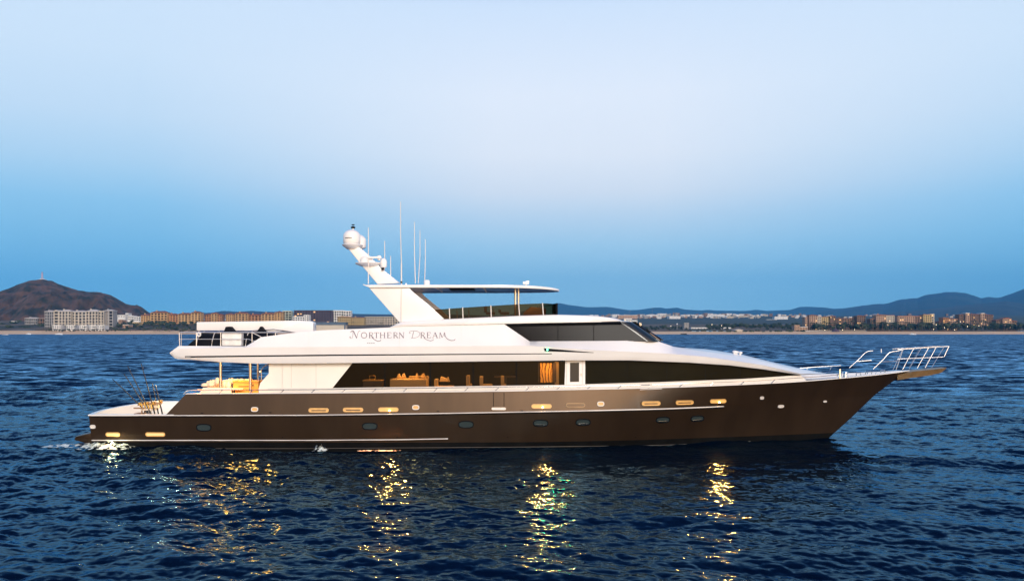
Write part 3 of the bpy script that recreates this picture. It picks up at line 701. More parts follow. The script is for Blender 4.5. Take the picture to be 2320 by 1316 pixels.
for u0, u1 in ((xa_-.10, xa_-.06), (xb_+.05, xb_+.22)):
    b = MB(); b.box(u0, u1, -2.42, -2.36, zb, zt+.02); b.build('side_post', M['dwood'], t)
t = furn('lit_column', 'warm lit column between the artwork and the side door', 'column')
xa_, _, _ = pt(1257, 822, -2.3); xb_ = pt(1266, 822, -2.3)[0]; b = MB(); b.box(xa_, xb_, -2.3, -2.2, 2.7, 4.4); b.build('shaft', M['sofa'], t); b = MB(); b.box(xa_-.03, xb_+.03, -2.33, -2.17, 2.62, 2.7); b.build('base', M['dwood'], t)
def downlight(loc, e, size=.25, col=(1, .55, .18)):
    o = lamp_point('downlight', loc, e, col, typ='AREA', size=size, parent=yacht); return o
for px, y, e in ((925, -1.9, 70), (1003, -1.9, 55), (1095, -1.6, 18), (1140, -1.6, 12), (850, -1.9, 9), (1238, -2.9, 26), (1262, -2.7, 10)):
    downlight((pt(px, 840, y)[0], y, 4.42), e)

# --- aft deck: coaming, posts, bar, sofa, table, rails
b = MB(); x0 = pt(440, 893, -3.5)[0]; x1 = pt(460, 878, -3.5)[0]; x2 = pt(523, 878, -3.5)[0]; zt = pt(460, 878.5, -3.5)[2]
for s_ in (-1, 1): b.prism([(x0, 2.43), (x1, zt), (x2, zt), (x2, 2.43)], *sorted((s_*3.5, s_*3.35)))
b.prism([(x0, 2.43), (x1, zt), (x1+.14, zt), (x0+.14, 2.43)], -3.34, 3.34)
b.build('aft_deck_coaming', M['cream'], yacht, bevel=.02)
for px, yy, nm in ((499.5, -3.1, 0), (567, -3.1, 0), (0, 3.1, 1)):
    x = pt(px, 850, yy)[0] if px else pt(499.5 if yy > 3 else 567, 850, -yy)[0]
    b = MB(); b.tube([(x, yy, 2.45), (x, yy, 4.55)], .075 if abs(yy) > 3 else .06, 14); b.lathe([(.13, 0), (.13, .03), (.09, .06)], (x, yy, 2.45), 14); b.build('deck_post', M['steel'], yacht, smooth=40)
t = furn('bar_cabinet', 'honey yellow lit wooden bar on the aft deck behind the post', 'bar')
xa_, _, zt = pt(528, 865, -2.6); xb_ = pt(585, 865, -2.6)[0]
b = MB(); b.box(xa_, xb_, -2.6, -1.7, 2.48, zt); b.build('counter_body', M['wood'], t, bevel=.02)
b = MB(); b.box(xa_-.04, xb_+.04, -2.65, -1.65, zt, zt+.05); b.build('counter_top', M['wood'], t, bevel=.01)
b = MB(); b.box(xa_+.30, xa_+.85, -2.62, -2.605, zt-.25, zt-.22); b.box(xb_-.32, xb_-.24, -2.62, -2.605, zt-.22, zt-.14); b.build('drawer_line', M['dwood'], t)
t = furn('aft_sofa', 'cream curved sofa on the aft deck by the first post', 'sofa')
xa_ = pt(452, 878, -2.4)[0]; xb_ = pt(524, 878, -2.4)[0]
b = MB(); b.box(xa_+.3, xb_, -2.9, -2.0, 2.48, 3.02); b.build('seat', M['cush'], t, bevel=.08)
b = MB()
for k in range(10): b.blob((xa_+.28+k*.145, -1.95, 3.18 + .05*math.sin(k*.9) + .012*k), (.10, .12, .17), k, 2, jit=.05)
b.build('backrest', M['cush'], t, smooth=70)
cl = [(464, 872, .22, .10, 'leftmost cream cushion lying at the aft end of the aft deck sofa'), (478, 870.5, .22, .12, 'plump cushion beside the aftmost one on the aft deck sofa'), (492, 863, .13, .20, 'pointed cushion standing tall against the first deck post'), (507, 870, .15, .22, 'upright rounded cushion just forward of the first deck post'), (517, 872, .15, .2, 'rounded cushion leaning at the bar end of the aft sofa')]
for px, py, w, h, lab in cl:
    c = pt(px, py, -2.6); b = MB(); b.blob((0, 0, 0), (w, .12, h), int(px), 2, jit=.07); tag(b.build('cushion', M['cush'], None, smooth=70), lab, 'cushion', 'cushions on the aft deck').location = (c[0], YC-2.6, c[2])
t = furn('round_side_table', 'small round table at the end of the bar on the aft deck', 'table')
c = pt(530, 880.5, -3.0); b = MB(); b.lathe([(.46, -.025), (.48, 0), (.46, .02)], (c[0], -2.9, c[2]), 24); b.build('tabletop', M['trim'], t, smooth=40); b = MB(); b.lathe([(.2, 0), (.2, .02), (.045, .05), (.045, c[2]-2.5)], (c[0], -2.9, 2.46), 14); b.build('pedestal', M['dwood'], t, smooth=40)
b = MB(); 
for k in range(8): b.blob((pt(531+k*5.5, 862, -2.3)[0], -2.3, zt+.09+.02*(k % 2)), (.08, .1, .05), k, 1)
tag(b.build('folded_towels', M['cush'], None, smooth=60), 'row of rolled pale towels on top of the honey yellow bar', 'towels').location = (0, YC, 0)
# curved stair handrail
b = MB()
hr = [(585, 863), (586, 852), (589, 842), (595, 833), (602, 827), (609, 823)]
b.tube([pt(a, c, -3.5) for a, c in hr], .025, 8); b.tube([pt(592, 838, -3.5), pt(592, 860, -3.5)], .018, 6); b.build('stair_handrail', M['steel'], yacht, smooth=60)
b = MB(); b.tube([pt(a, c, -3.8) for a, c in ((416, 893), (421, 886.5), (428, 884), (450, 883), (462, 883))], .025, 8); b.build('grab_rail', M['steelw'], yacht, smooth=60)
lamp_point('deck_light', (pt(552, 0, -2.1)[0], -3.0, 4.30), 95, (1, .42, .08), parent=yacht, typ='AREA', size=.3)
lamp_point('deck_light', (pt(500, 0, -2.1)[0], -1.9, 4.35), 20, (1, .62, .28), parent=yacht, typ='AREA', size=.3)
# low side rail with raked stanchions
b = MB(); rp = [(455, 883), (700, 882.6), (1000, 878.6), (1300, 875), (1500, 870.8), (1700, 863), (1850, 853), (1905, 848)]
RX = np.linspace(455, 1905, 60); RYY = np.interp(RX, *zip(*rp)); hr_ = lambda x: max(float(hb_deck(x)) - .12, .05)
P = [side_pt(a, c, hr_) for a, c in zip(RX, RYY)]
b.tube(P, .022, 6); rail = b.build('side_rail', M['steel'], yacht, smooth=60, mirror=True)
px = 505.
while px < 1800:
    yt = float(np.interp(px, *zip(*rp))); p1 = Vector(side_pt(px, yt, hr_)); x2 = p1.x - .2; p2 = Vector((x2, -hr_(x2), float(z_sheer(x2)) + .03))
    b = MB(); b.tube([p1, p2], .018, 6); b.build('rail_stanchion', M['steel'], rail, smooth=60, mirror=True); px += 69.5

# --- upper house: wheelhouse side glass, windscreen, wall, roof, flybridge
hw0, hw1 = (lambda x: float(np.interp(x, [0, 7.2], [3.62, 3.58]))), (lambda x: float(np.interp(x, [0, 6.5], [3.55, 3.42])))
wdv = [(1200, 1142), (1264, 1264), (1345, 1345), (1465, 1405)]
wl = lambda p: 773.3 - (p - 1200) * .004; wtp = lambda p: 734 - (p - 1142) * .019
for k in range(3):
    (b0, t0), (b1, t1) = wdv[k], wdv[k+1]
    b = MB(); strip(b, [(b0 + (.7 if k else 0), wl(b0)), (b1 - .7*(k < 2), wl(b1))], [(t0 + (.7 if k else 0), wtp(t0)), (t1 - .7*(k < 2), wtp(t1))], hw0, hw1, .012, 12, 1); b.build('wheelhouse_window', M['wgl'], yacht, smooth=60, mirror=True)
b = MB(); strip(b, [(1200, 774), (1465, 773)], [(1142, 733), (1405, 728)], hw0, hw1, -.02, 12, 1); b.build('wheelhouse_backing', M['gasket'], yacht, mirror=True)
b = MB(); strip(b, [(1150, 739.5), (1411, 733.5)], [(1142, 733.5), (1404, 728)], hw0, hw1, .02, 12, 1); b.build('window_header', M['gasket'], yacht, mirror=True)
# windscreen
c0 = side_pt(1465, 772.2, hw0); c1 = side_pt(1405, 729, hw1); nose0, nose1 = 8.25, 6.75
def scr(c, nose, off=0, n=24):
    out = []
    for k in range(n + 1):
        a = -PI/2 + PI * k / n; y = (abs(c[1]) + off) * math.copysign(abs(math.sin(a)) ** .75, math.sin(a)); x = c[0] + (nose - c[0] + off) * abs(math.cos(a)) ** .8
        out.append((x, y, c[2]))
    return out
lo, hi = scr(c0, nose0, .0), scr(c1, nose1, .0)
b = MB(); b.grid([[(x, y, z - .05) for x, y, z in scr(c0, nose0, .0)], lo, hi]); ws = b.build('windscreen', M['cyan'], yacht, smooth=60)
for k in (5, 9, 15, 19):
    b = MB(); b.tube([Vector(lo[k]) + Vector((.02, 0, 0)), Vector(hi[k]) + Vector((.02, 0, 0))], .05, 6); b.build('mullion', M['gasket'], ws)
for k in (4, 8, 11, 16):
    b = MB(); p0 = Vector(lo[k]) + Vector((.06, 0, .02)); p1 = p0.lerp(Vector(hi[min(k+2, 24)]) + Vector((.08, 0, 0)), .75); b.tube([p0, p1], .018, 5); b.tube([p1 - Vector((0, .0, .3)), p1 + Vector((-.1, .0, .2))], .025, 5); b.build('wiper', M['chrome'], ws)
# the body closing the upper house behind the wall (roof slab = flybridge deck)
def plan(xn, x0_, hb0, n=14):      # rounded nose outline for one level
    return [(x0_ + (xn - x0_) * math.sin(PI/2*k/n), hb0 * math.cos(PI/2*k/n) ** .62) for k in range(n + 1)]
xaft = side_pt(905, 738, hbE)[0]
def rline(L): 
    P = [side_pt(a, c, lambda x: 3.7) for a, c in L]; return lambda x: float(np.interp(x, [p[0] for p in P], [p[2] for p in P]))
r_top = rline([(880, 742), (905, 729), (1005, 722.5), (1100, 718), (1180, 714.5), (1260, 712.3), (1350, 715), (1400, 720), (1425, 727.5)])
r_bot = rline([(880, 744), (905, 739), (1000, 737), (1135, 733.5), (1230, 731.5), (1425, 728.5)])
xn = 6.75
def hbR(x):
    u = max(0, (x - 3.0) / (xn - 3.0)); return 3.74 * max(1e-3, 1 - u ** 2.6) ** .5 if u < 1 else .01
secr = []
for x in list(np.linspace(xaft - .5, 3, 30)) + [3 + (xn - 3) * math.sin(PI/2*k/24) for k in range(1, 25)]:
    x = float(x); h = hbR(x); zt, zb = max(r_top(x), r_bot(x) + .02), r_bot(x); cr = min(.10, h * .04)
    half = [(x, -max(h - .45, 0), zb + .015), (x, -max(h - .02, 0), zb), (x, -h, zb + (zt - zb) * .35), (x, -max(h - .10, 0), zt - .03), (x, -max(h - .3, 0), zt + .0), (x, 0, zt + cr - .02)]
    secr.append(half + [(a, -q, c) for a, q, c in half[-2::-1]])
b = MB(); b.grid(secr, closed=True); b.add(secr[0], [tuple(range(len(secr[0])))])
b.build('wheelhouse_roof', M['white'], yacht, smooth=35)
b = MB()
xb0 = side_pt(905, 760, lambda x: 3.5)[0]
b.box(xb0, xb0 + .1, -3.5, 3.5, 5.2, r_bot(xb0) + .02); b.build('upper_house_bulkhead', M['cream'], yacht)
# hardtop
HT = px_xyz(823, 645, -3.2)[0]
zt_, zb_0 = px_xyz(900, 644.5, -3.2)[2], px_xyz(900, 651.5, -3.2)[2]
XN = px_xyz(1267, 657, 0)[0]
def hbH(x): u = max(0, (x + 1.6) / (XN + 1.6)); return 3.22 * max(1e-4, 1 - u ** 2.3) ** .5
st = [HT, HT + .35] + list(np.linspace(HT + .7, -1.6, 14)) + [-1.6 + (XN + 1.6) * math.sin(PI/2*k/26) for k in range(1, 27)]
s1, s2 = [], []
for i, x in enumerate(st):
    h = hbH(x); dz = -.16 * max(0, (x + 1.0) / (XN + 1.0)) ** 3; th = (zt_ - zb_0)
    zb = zb_0 + (0 if i else .14) + dz * .35; zt = zt_ + dz * .62 - .035 * (x > .5) * 0; zt = max(zt, zb + .02)
    half = [(x, -max(h - .015, 0), zb), (x, -h, zb + th * .3), (x, -max(h - .03, 0), zt - .02), (x, -max(h - .4, 0), zt + .01), (x, 0, zt + min(.06, h*.03))]
    s1.append(half + [(a, -q, c) for a, q, c in half[-2::-1]])
    s2.append([(x, -max(h - .06, 0), zb), (x, -max(h-.3, 0), zb + .03), (x, 0, zb + .035), (x, max(h-.3, 0), zb + .03), (x, max(h - .06, 0), zb)])
b = MB(); b.grid(s1); b.add(s1[0], [tuple(range(len(s1[0])))]); ht = b.build('hardtop', M['white'], yacht, smooth=40)
b = MB(); b.grid(s2); b.build('hardtop_ceiling', M['under'], ht, smooth=40)
b = MB(); xa_ = px_xyz(1020, 656, -1)[0]; b.box(xa_, xa_ + 1.35, -1.6, 0, zb_0 - .02, zb_0 + .034); b.build('skylight_opening', M['gasket'], ht)
for px in (992, 1098):
    for yy in (-2, -.9, .4, 1.6):
        b = MB(); b.lathe([(.045, 0), (.045, .03)], (px_xyz(px, 656, -1)[0], yy, zb_0 - .0), 8); b.build('ceiling_light', M['trim'], ht)
# arch legs
for s_ in (-1, 1):
    b = MB(); leg = [(px_xyz(px, py, -3.1)[0], px_xyz(px, py, -3.1)[2]) for px, py in ((835, 651), (926, 651), (934, 660), (946, 670), (972, 691), (1008, 724), (905, 730))]
    b.prism(leg, *sorted((s_*3.1, s_*2.72))); b.build('arch_leg', M['white'], yacht, bevel=.03, smooth=30)
# hardtop posts forward
for px, yy in ((1167.5, -1.0), (1174.5, -.75), (0, 1.0), (0, .75)):
    x = px_xyz(px, 680, yy)[0] if px else px_xyz(1167.5 if yy == 1 else 1174.5, 680, -yy)[0]
    b = MB(); b.tube([(x, yy, 6.75), (x, yy, zb_0 + .02)], .07, 14); b.build('hardtop_post', M['steel'], yacht, smooth=50)
# flybridge smoked screen with posts
FB = [(985, 723.5), (1010, 723), (1100, 718), (1180, 714.5), (1232, 712.5)]; FT = [(985, 701.5), (1019, 699), (1100, 693.5), (1180, 688.8), (1232, 687)]
hf = lambda x: 2.9
b = MB(); rws = strip(b, FB, FT, hf, hf, 0, 20, 1)
l0, l1 = rws[0][-1], rws[-1][-1]; xe = l0[0]; NOSE = px_xyz(1262, 700, -1.5)[0]
fr0 = [(xe + (NOSE - xe) * math.sin(PI/2*min(1, (1-abs(k/12-1))*1.6)), -2.9 + 5.8*k/24, l0[2]) for k in range(25)]
b.grid([fr0, [(x, y, l1[2]) for x, y, z in fr0]]); fs = b.build('flybridge_screen', M['tint'], yacht, recalc=False)
for px in (1019, 1049, 1113, 1177, 1231):
    for s_ in (1, -1):
        p0 = side_pt(px, gy(FB, px), hf, .02); p1 = side_pt(px - (1 if px < 1170 else 2), gy(FT, px) - 1, hf, .02)
        b = MB(); b.tube([(p0[0], s_*p0[1], p0[2]), (p1[0], s_*p1[1], p1[2])], .028, 6); b.build('screen_post', M['trim'], fs)
b = MB(); b.box(NOSE - .1, NOSE - .02, -2.6, 2.6, l0[2] - .1, l1[2] + .02); b.build('screen_end', M['gasket'], fs)
# flybridge furniture
t = furn('helm_console', 'dark helm console behind the smoked screen on the flybridge', 'console')
xa_ = px_xyz(1185, 700, 0)[0]; b = MB(); b.prism([(xa_, 6.7), (xa_ + 1.2, 6.7), (xa_ + 1.2, 7.25), (xa_ + .4, 7.35), (xa_, 7.05)], -2.2, -.2); b.build('cabinet', M['wood'], t, bevel=.03)
b = MB(); b.prism([(xa_+.12, 7.12), (xa_ + .42, 7.36), (xa_ + .40, 7.38), (xa_+.1, 7.14)], -1.9, -.5); b.build('panel', M['line'], t)
for k, (px, lab) in enumerate(((1103, 'brown high back helm seat on the flybridge just aft of the second screen post'), (1135, 'brown flybridge seat beside the hardtop posts'))):
    t = furn('swivel_chair', lab, 'seat', group='seats on the flybridge'); x = px_xyz(px, 700, -1.5)[0]
    b = MB(); b.box(x-.05, x+.45, -1.8, -1.2, 6.95, 7.08); b.build('seat', M['dwood'], t, bevel=.03)
    b = MB(); b.box(x-.14, x-.0, -1.8, -1.2, 7.05, (7.40, 7.22)[k]); b.build('backrest', M['dwood'], t, bevel=.04)
    b = MB(); b.tube([(x+.2, -1.5, 6.6), (x+.2, -1.5, 6.96)], .05, 8); b.build('pedestal', M['steel'], t)

# --- radar mast
def mp(px, py, y=0): return px_xyz(px, py, y)
mpoly = [(857, 645), (822, 603), (793, 567), (786, 560), (812, 558), (822, 566), (840, 582), (868, 611), (907, 642)]
b = MB(); b.prism([(mp(a, c)[0], mp(a, c)[2]) for a, c in mpoly], -.32, .32); mast = b.build('mast', M['white'], yacht, bevel=.08, smooth=40)
def pad(px0, px1, py, w, th, nm):
    x0_, _, z = mp(px0, py); x1_ = mp(px1, py)[0]; b = MB(); cx_ = (x0_ + x1_) / 2; r = (x1_ - x0_) / 2
    b.lathe([(r * .55, -th), (r * .96, -.05), (r, 0), (r * .97, .03)], (cx_, 0, z), 28, sy=w / r); return b.build(nm, M['white'], mast, smooth=50), cx_, z
pad(776, 822, 556, .85, .22, 'dome_platform'); pad(805, 872, 597, .8, .18, 'radar_platform')
def dome(px, pyb, r, h, y, nm):
    x, _, z = mp(px, pyb, y); b = MB(); pr = [(r*.86, 0), (r*.97, h*.08), (r, h*.3), (r, h*.52)] + [(r*math.cos(a), h*.52 + h*.48*math.sin(a)) for a in np.linspace(.15, 1.5, 8)]
    b.lathe(pr, (x, y, z), 28); return b.build(nm, M['white'], mast, smooth=60)
dm = dome(797, 553.5, .48, .82, -.3, 'satellite_dome'); dome(812, 563, .44, .80, .5, 'satellite_dome')
b = MB()      # the dome's small dark wording, unreadable at this distance
for k in range(9):
    a = -PI/2 - .62 + k * .10; x, _, z = mp(797, 541, -.3); r = .484
    b.box(-.016, .016, -.004, .004, -.022 - .01*(k % 2), .022); 
    n0 = len(b.v) - 8; R = Matrix.Rotation(a + PI/2, 3, 'Z')
    for i in range(n0, n0 + 8): v = R @ Vector(b.v[i]); b.v[i] = (x + r*math.cos(a) + v.x, -.3 + r*math.sin(a) + v.y, z + v.z)
b.build('dome_marking', M['line'], dm)
x, _, z = mp(800, 520); b = MB(); b.tube([(x, 0, z - .1), (x, 0, z + .12)], .05, 8); b.lathe([(.10, 0), (.13, .03), (.12, .09), (.05, .12)], (x, 0, z + .06), 14, 1); b.lathe([(.03, 0), (.09, .03), (.09, .06), (.03, .07)], (x, 0, z + .22), 14, 1)
b.build('masthead_light', [M['white'], M['line']], mast, smooth=40)
def smallthing(nm, px, py, y, prof, m=M['white'], n=16):
    x, _, z = mp(px, py, y); b = MB(); b.lathe(prof, (x, y, z), n); return b.build(nm, m, mast, smooth=50)
smallthing('camera_housing', 826, 583, -.2, [(.04, -.1), (.05, 0), (.12, .03), (.12, .2), (.06, .25)])
smallthing('radar_base', 826, 596, -.35, [(.24, 0), (.26, .1), (.22, .3), (.1, .38)])
smallthing('small_dome', 859, 590, -.3, [(.08, 0), (.08, .08), (.14, .1), (.15, .18), (.09, .27)])
smallthing('small_dome', 869, 606, -.45, [(.15, 0), (.19, .1), (.19, .35), (.12, .48), (.04, .52)])
x, _, z = mp(848, 586, -.3); b = MB(); b.box(x - .32, x + .32, -.55, -.43, z, z + .10); b.build('radar_scanner', M['white'], mast, bevel=.02)
smallthing('floodlight', 867, 612, -.5, [(.05, 0), (.09, .03), (.07, .14)], M['line'])
# antennas
for px0, px1, pt_, pb, y, r in ((834.5, 834.5, 516, 643, -1.6, .022), (871.5, 871, 546, 612, .3, .022), (885, 885, 580, 625, .2, .022), (907.5, 909.5, 457, 596, -3.0, .02), (939, 941, 503, 642, -1.2, .02), (951.5, 947.5, 521, 642, .6, .02), (963.5, 962, 542, 640, 1.4, .02)):
    b = MB(); b.tube([mp(px1, pb, y), mp(px0, (pt_ + pb) / 2, y), mp(px0, pt_, y)], r * 1.3, 6, r1=r * .8)
    if pt_ == 457: b.tube([mp(909.5, 728, -3.14), mp(909.5, 596, -3.05)], .035, 8); b.lathe([(.05, 0), (.05, .08)], mp(909.5, 641, -3.12), 8, 1)
    b.build('antenna', [M['trim'], M['line']], yacht, smooth=60)
for px, r, h, nm in ((967, .17, .33, 'satcom_drum'), (920, .05, .16, 'gps_puck'), (931, .045, .07, 'gps_puck'), (950, .06, .08, 'gps_puck')):
    x, _, z = mp(px, 643.5, -1.0); b = MB(); b.lathe([(r*.9, 0), (r, h*.2), (r, h*.8), (r*.7, h)], (x, -1, zt_ + .04), 20); b.build(nm, M['white'], yacht, smooth=50)
x = mp(1192, 640, -1)[0]; b = MB(); b.tube([(x, -1, zt_ - .02), (x, -1, zt_ + .14)], .05, 8); b.prism([(x-.18, zt_+.13), (x+.15, zt_+.13), (x+.17, zt_+.33), (x+.0, zt_+.33), (x-.04, zt_+.28), (x-.18, zt_+.29)], -1.12, -.88); b.build('searchlight', M['white'], yacht, bevel=.03, smooth=40)
# searchlights low on the foredeck roof
for k, px in enumerate((1664, 1672, 1684)):
    x, _, z = px_xyz(px, 801, -.6); b = MB(); b.lathe([(.06, -.1), (.06, 0), (.12, .03), (.13, .1), (.05, .14)], (x, -.6 + .3*k, crown(x) + .02), 12); b.build('deck_vent', M['white'], yacht, smooth=50)

# --- boat deck rails, crane, tender, box
b = MB(); RB = lambda a, c, y=-3.85: px_xyz(a, c, y)
b.tube([RB(407, 783), RB(406, 753), RB(410, 752.5), RB(571, 753), RB(628, 753)], .022, 7)
b.tube([RB(406, 768), RB(500, 768), RB(563, 768), RB(578, 773)], .016, 6); b.tube([RB(571, 753), RB(593, 764)], .018, 6)
b.tube([RB(407, 783), RB(406, 753), (RB(406, 753)[0], 3.85, RB(406, 753)[2])], .022, 7)
b.tube([(x, -y, z) for x, y, z in (RB(406, 753), RB(628, 753))], .022, 7)
br = b.build('boat_deck_rail', M['steelw'], yacht, smooth=60)
for px, yb in ((411, 783), (445, 784), (500, 784), (571, 775), (605.5, 762), (624, 760)):
    b = MB(); b.tube([RB(px, 753), RB(px, yb)], .022, 6); b.build('rail_post', M['steelw'], br, smooth=60, mirror=True)
yq = -2.0
crane = MB()
def q(a, c, y=yq): p = px_xyz(a, c, y); return (p[0], p[2])
crane.prism([q(450, 729.5), q(560, 728), q(660, 726.5), q(690, 726.5), q(690, 752), q(560, 749), q(450, 748.5)], yq - .28, yq + .28)
dv = crane.build('davit_crane', M['white'], yacht, bevel=.03, smooth=40)
b = MB(); b.prism([q(688, 726.5), q(706, 727.5), q(713, 731), q(713.5, 752), q(700, 756), q(676, 754), q(640, 747)], yq - .36, yq + .36); b.build('crane_head', M['white'], dv, bevel=.05, smooth=40)
b = MB(); b.tube([px_xyz(x_, 727.5 + (x_ < 600), yq - .29) if 0 else px_xyz(x_, y_, yq - .30) for x_, y_ in ((452, 749.5), (560, 750), (620, 746), (676, 755))], .02, 6); b.build('crane_trim', M['steel'], dv)
b = MB(); x, _, z = px_xyz(451, 757, yq); b.lathe([(.03, -.06), (.10, 0), (.03, .06)], (x, yq, z), 12); b.tube([(x, yq, z), (x, yq, z + .22)], .012, 5); b.build('crane_hook', M['chrome'], dv)
b = MB(); b.box(px_xyz(694, 740, yq)[0], px_xyz(707, 740, yq)[0], yq - .25, yq + .25, 5.2, px_xyz(700, 752, yq)[2]); b.build('crane_pedestal', M['white'], dv)
# tender under a black cover
t = furn('covered_tender', 'small boat under a black fitted cover on the aft boat deck', 'tender')
Lt = [(427, 783, 783), (436, 775, 783), (447, 768, 784), (453, 762, 784), (460, 755, 784), (470, 755.5, 784), (500, 757, 784), (508, 752, 784), (520, 751, 784), (535, 754, 784), (560, 755, 784), (580, 752, 784), (592, 751, 784), (606, 755, 780), (622, 758, 776), (632, 760, 770)]
secs = []
for px, yt_, yb in Lt:
    x, _, zt = px_xyz(px, yt_, -2.6); zb = 5.2; h = max(zt - zb + .04, .08); w = 1.0 * min(1, .25 + (px - 420) / 60)
    secs.append([(x, -2.4 + w * math.copysign(abs(math.cos(a)) ** .7, math.cos(a)), zb + h * max(0, math.sin(a)) ** .55) for a in np.linspace(PI, 0, 15)])
b = MB(); b.grid(secs); b.add(secs[0], [tuple(range(15))]); b.add(secs[-1], [tuple(range(15))]); b.build('boat_cover', M['black'], t, smooth=60)
for k, (pp, nm) in enumerate((([(506, 754), (511, 740), (521, 739.5), (527, 747), (534, 753)], 0), ([(578, 755), (586, 745), (590, 738.5), (594, 744), (604, 755)], 0))):
    b = MB(); ring0 = []
    cx_ = sum(px_xyz(a, c, -2.5)[0] for a, c in pp) / len(pp)
    P = [px_xyz(a, c, -2.9) for a, c in pp]; b.prism([(p[0], p[2]) for p in P], -2.95, -2.45); b.build('cover_peak', M['black'], t, bevel=.06, smooth=60)
for px in (452, 486, 562):
    x = px_xyz(px, 770, -3.0)[0]; b = MB(); b.tube([(x, -3.42, 5.24), (x + .03, -3.40, 5.55), (x + .05, -3.15, 5.93), (x + .05, -2.4, 6.02)], .018, 5); b.build('tie_strap', M['trim'], t)
b = MB(); b.tube([px_xyz(446, 752, -1.2), px_xyz(560, 750.5, -1.2), px_xyz(628, 756, -1.2)], .03, 6); b.build('boat_spar', M['steel'], t, smooth=50)
t = furn('dock_box', 'white padded square locker on the boat deck in front of the black cover', 'locker')
xa_, _, zt = px_xyz(502.5, 752, -3.7); xb_ = px_xyz(547, 752, -3.7)[0]
b = MB(); b.box(xa_, xb_, -3.72, -3.3, 5.29, zt - .05)
b.build('body', mat('padded_white', (.74, .73, .70), .6, var=.06, scale=5, bump=.5, bscale=4), t, bevel=.05, smooth=40); b = MB(); b.box(xa_-.02, xb_+.02, -3.74, -3.28, zt - .06, zt); b.build('lid', M['white'], t, bevel=.03, smooth=40)
t = furn('life_ring', 'small white round fitting hanging on the aft boat deck rail', 'fitting')
x, _, z = px_xyz(451, 757.5, -3.88); b = MB()
b.tube([(x + .09*math.cos(a), -3.9, z + .09*math.sin(a)) for a in np.linspace(0, 2*PI, 17)], .035, 8); b.build('ring', M['white'], t, smooth=60)

# --- fishing rods and chair in the cockpit
rods = [((255, 857), (313, 914), 'leftmost fishing rod, leaning far over the stern'), ((289, 827), (330, 912), 'second fishing rod from the left, leaning high over the stern'), ((281, 845), (324, 913), 'thin fishing rod between the two leftmost rods'), ((320, 822), (344, 912), 'middle fishing rod, the most upright of the tall ones'), ((345, 866), (354, 912), 'short rod just right of the middle fishing rod'), ((352, 870), (361, 908), 'rightmost rod, short and nearly upright')]
for (ax_, ay), (bx_, by), lab in rods:
    t = furn('fishing_rod', lab, 'fishing rod', group='fishing rods in the cockpit holder')
    yy = -1.6 + random.uniform(-.5, .5); p0, p1 = Vector(px_xyz(ax_, ay, yy)), Vector(px_xyz(bx_, by, yy)); d = (p1 - p0).normalized()
    b = MB(); pts = [p1 + d*.75, p1, p1.lerp(p0, .5), p0 + Vector((0, 0, -.04))]; b.tube(pts, .045, 6, r1=.022); b.build('blank', M['rod'], t, smooth=60)
    b = MB()
    for f in (.2, .45, .68, .88): c = p1.lerp(p0, f); b.tube([c + Vector((.02, -.03, 0)), c + Vector((.05, -.03, .01))], .02, 5)
    b.build('guides', M['chrome'], t)
    b = MB(); c = p1 + d * .03 + Vector((.07, 0, 0)); b.lathe([(.06, -.09), (.12, -.07), (.12, -.05), (.07, -.03), (.07, .04), (.12, .06), (.12, .08), (.05, .1)], c, 14); b.box(c.x-.03, c.x+.16, c.y-.16, c.y-.1, c.z-.02, c.z+.02); b.build('reel', M['gold'], t, smooth=40)
t = furn('fighting_chair', 'white and gold fishing chair with brown arms in the stern cockpit', 'chair')
cx_, _, cz = px_xyz(340, 926, -1.6)
b = MB(); b.box(cx_-.35, cx_+.35, -1.95, -1.25, cz-.06, cz+.06); b.build('seat', M['cush'], t, bevel=.04)
b = MB(); b.box(cx_+.02, cx_+.5, -1.9, -1.3, cz+.06, cz+.42); b.build('backrest', M['cush'], t, bevel=.06)
for k, (dx, dz, w) in enumerate(((-.42, .05, .55), (.45, .30, .75))):
    b = MB(); b.box(cx_+dx-w/2, cx_+dx+w/2, -2.06, -1.96, cz+dz, cz+dz+.07); b.build('armrest', M['teak'], t, bevel=.02)
b = MB(); b.lathe([(.35, 0), (.35, .03), (.09, .06), (.09, cz-1.0)], (cx_, -1.6, .93), 16); b.build('pedestal', M['chrome'], t, smooth=40)
b = MB(); b.box(cx_-.75, cx_-.3, -1.9, -1.3, cz-.28, cz-.22); b.box(cx_-.4, cx_-.34, -1.8, -1.74, cz-.25, cz); b.box(cx_-.4, cx_-.34, -1.46, -1.4, cz-.25, cz); b.build('footrest', M['teak'], t)
b = MB()
for k in range(4): b.tube([(cx_-.25+.17*k, -1.95, cz+.05), (cx_-.3+.17*k, -1.98, cz+.34)], .045, 8)
b.build('rod_holders', M['gold'], t)
lamp_point('cockpit_fill', (-18.6, -.6, 3.4), 150, (1, .74, .42), parent=yacht, typ='AREA', size=.3)  # added fill without a fitting, brightens the cockpit's inner sides

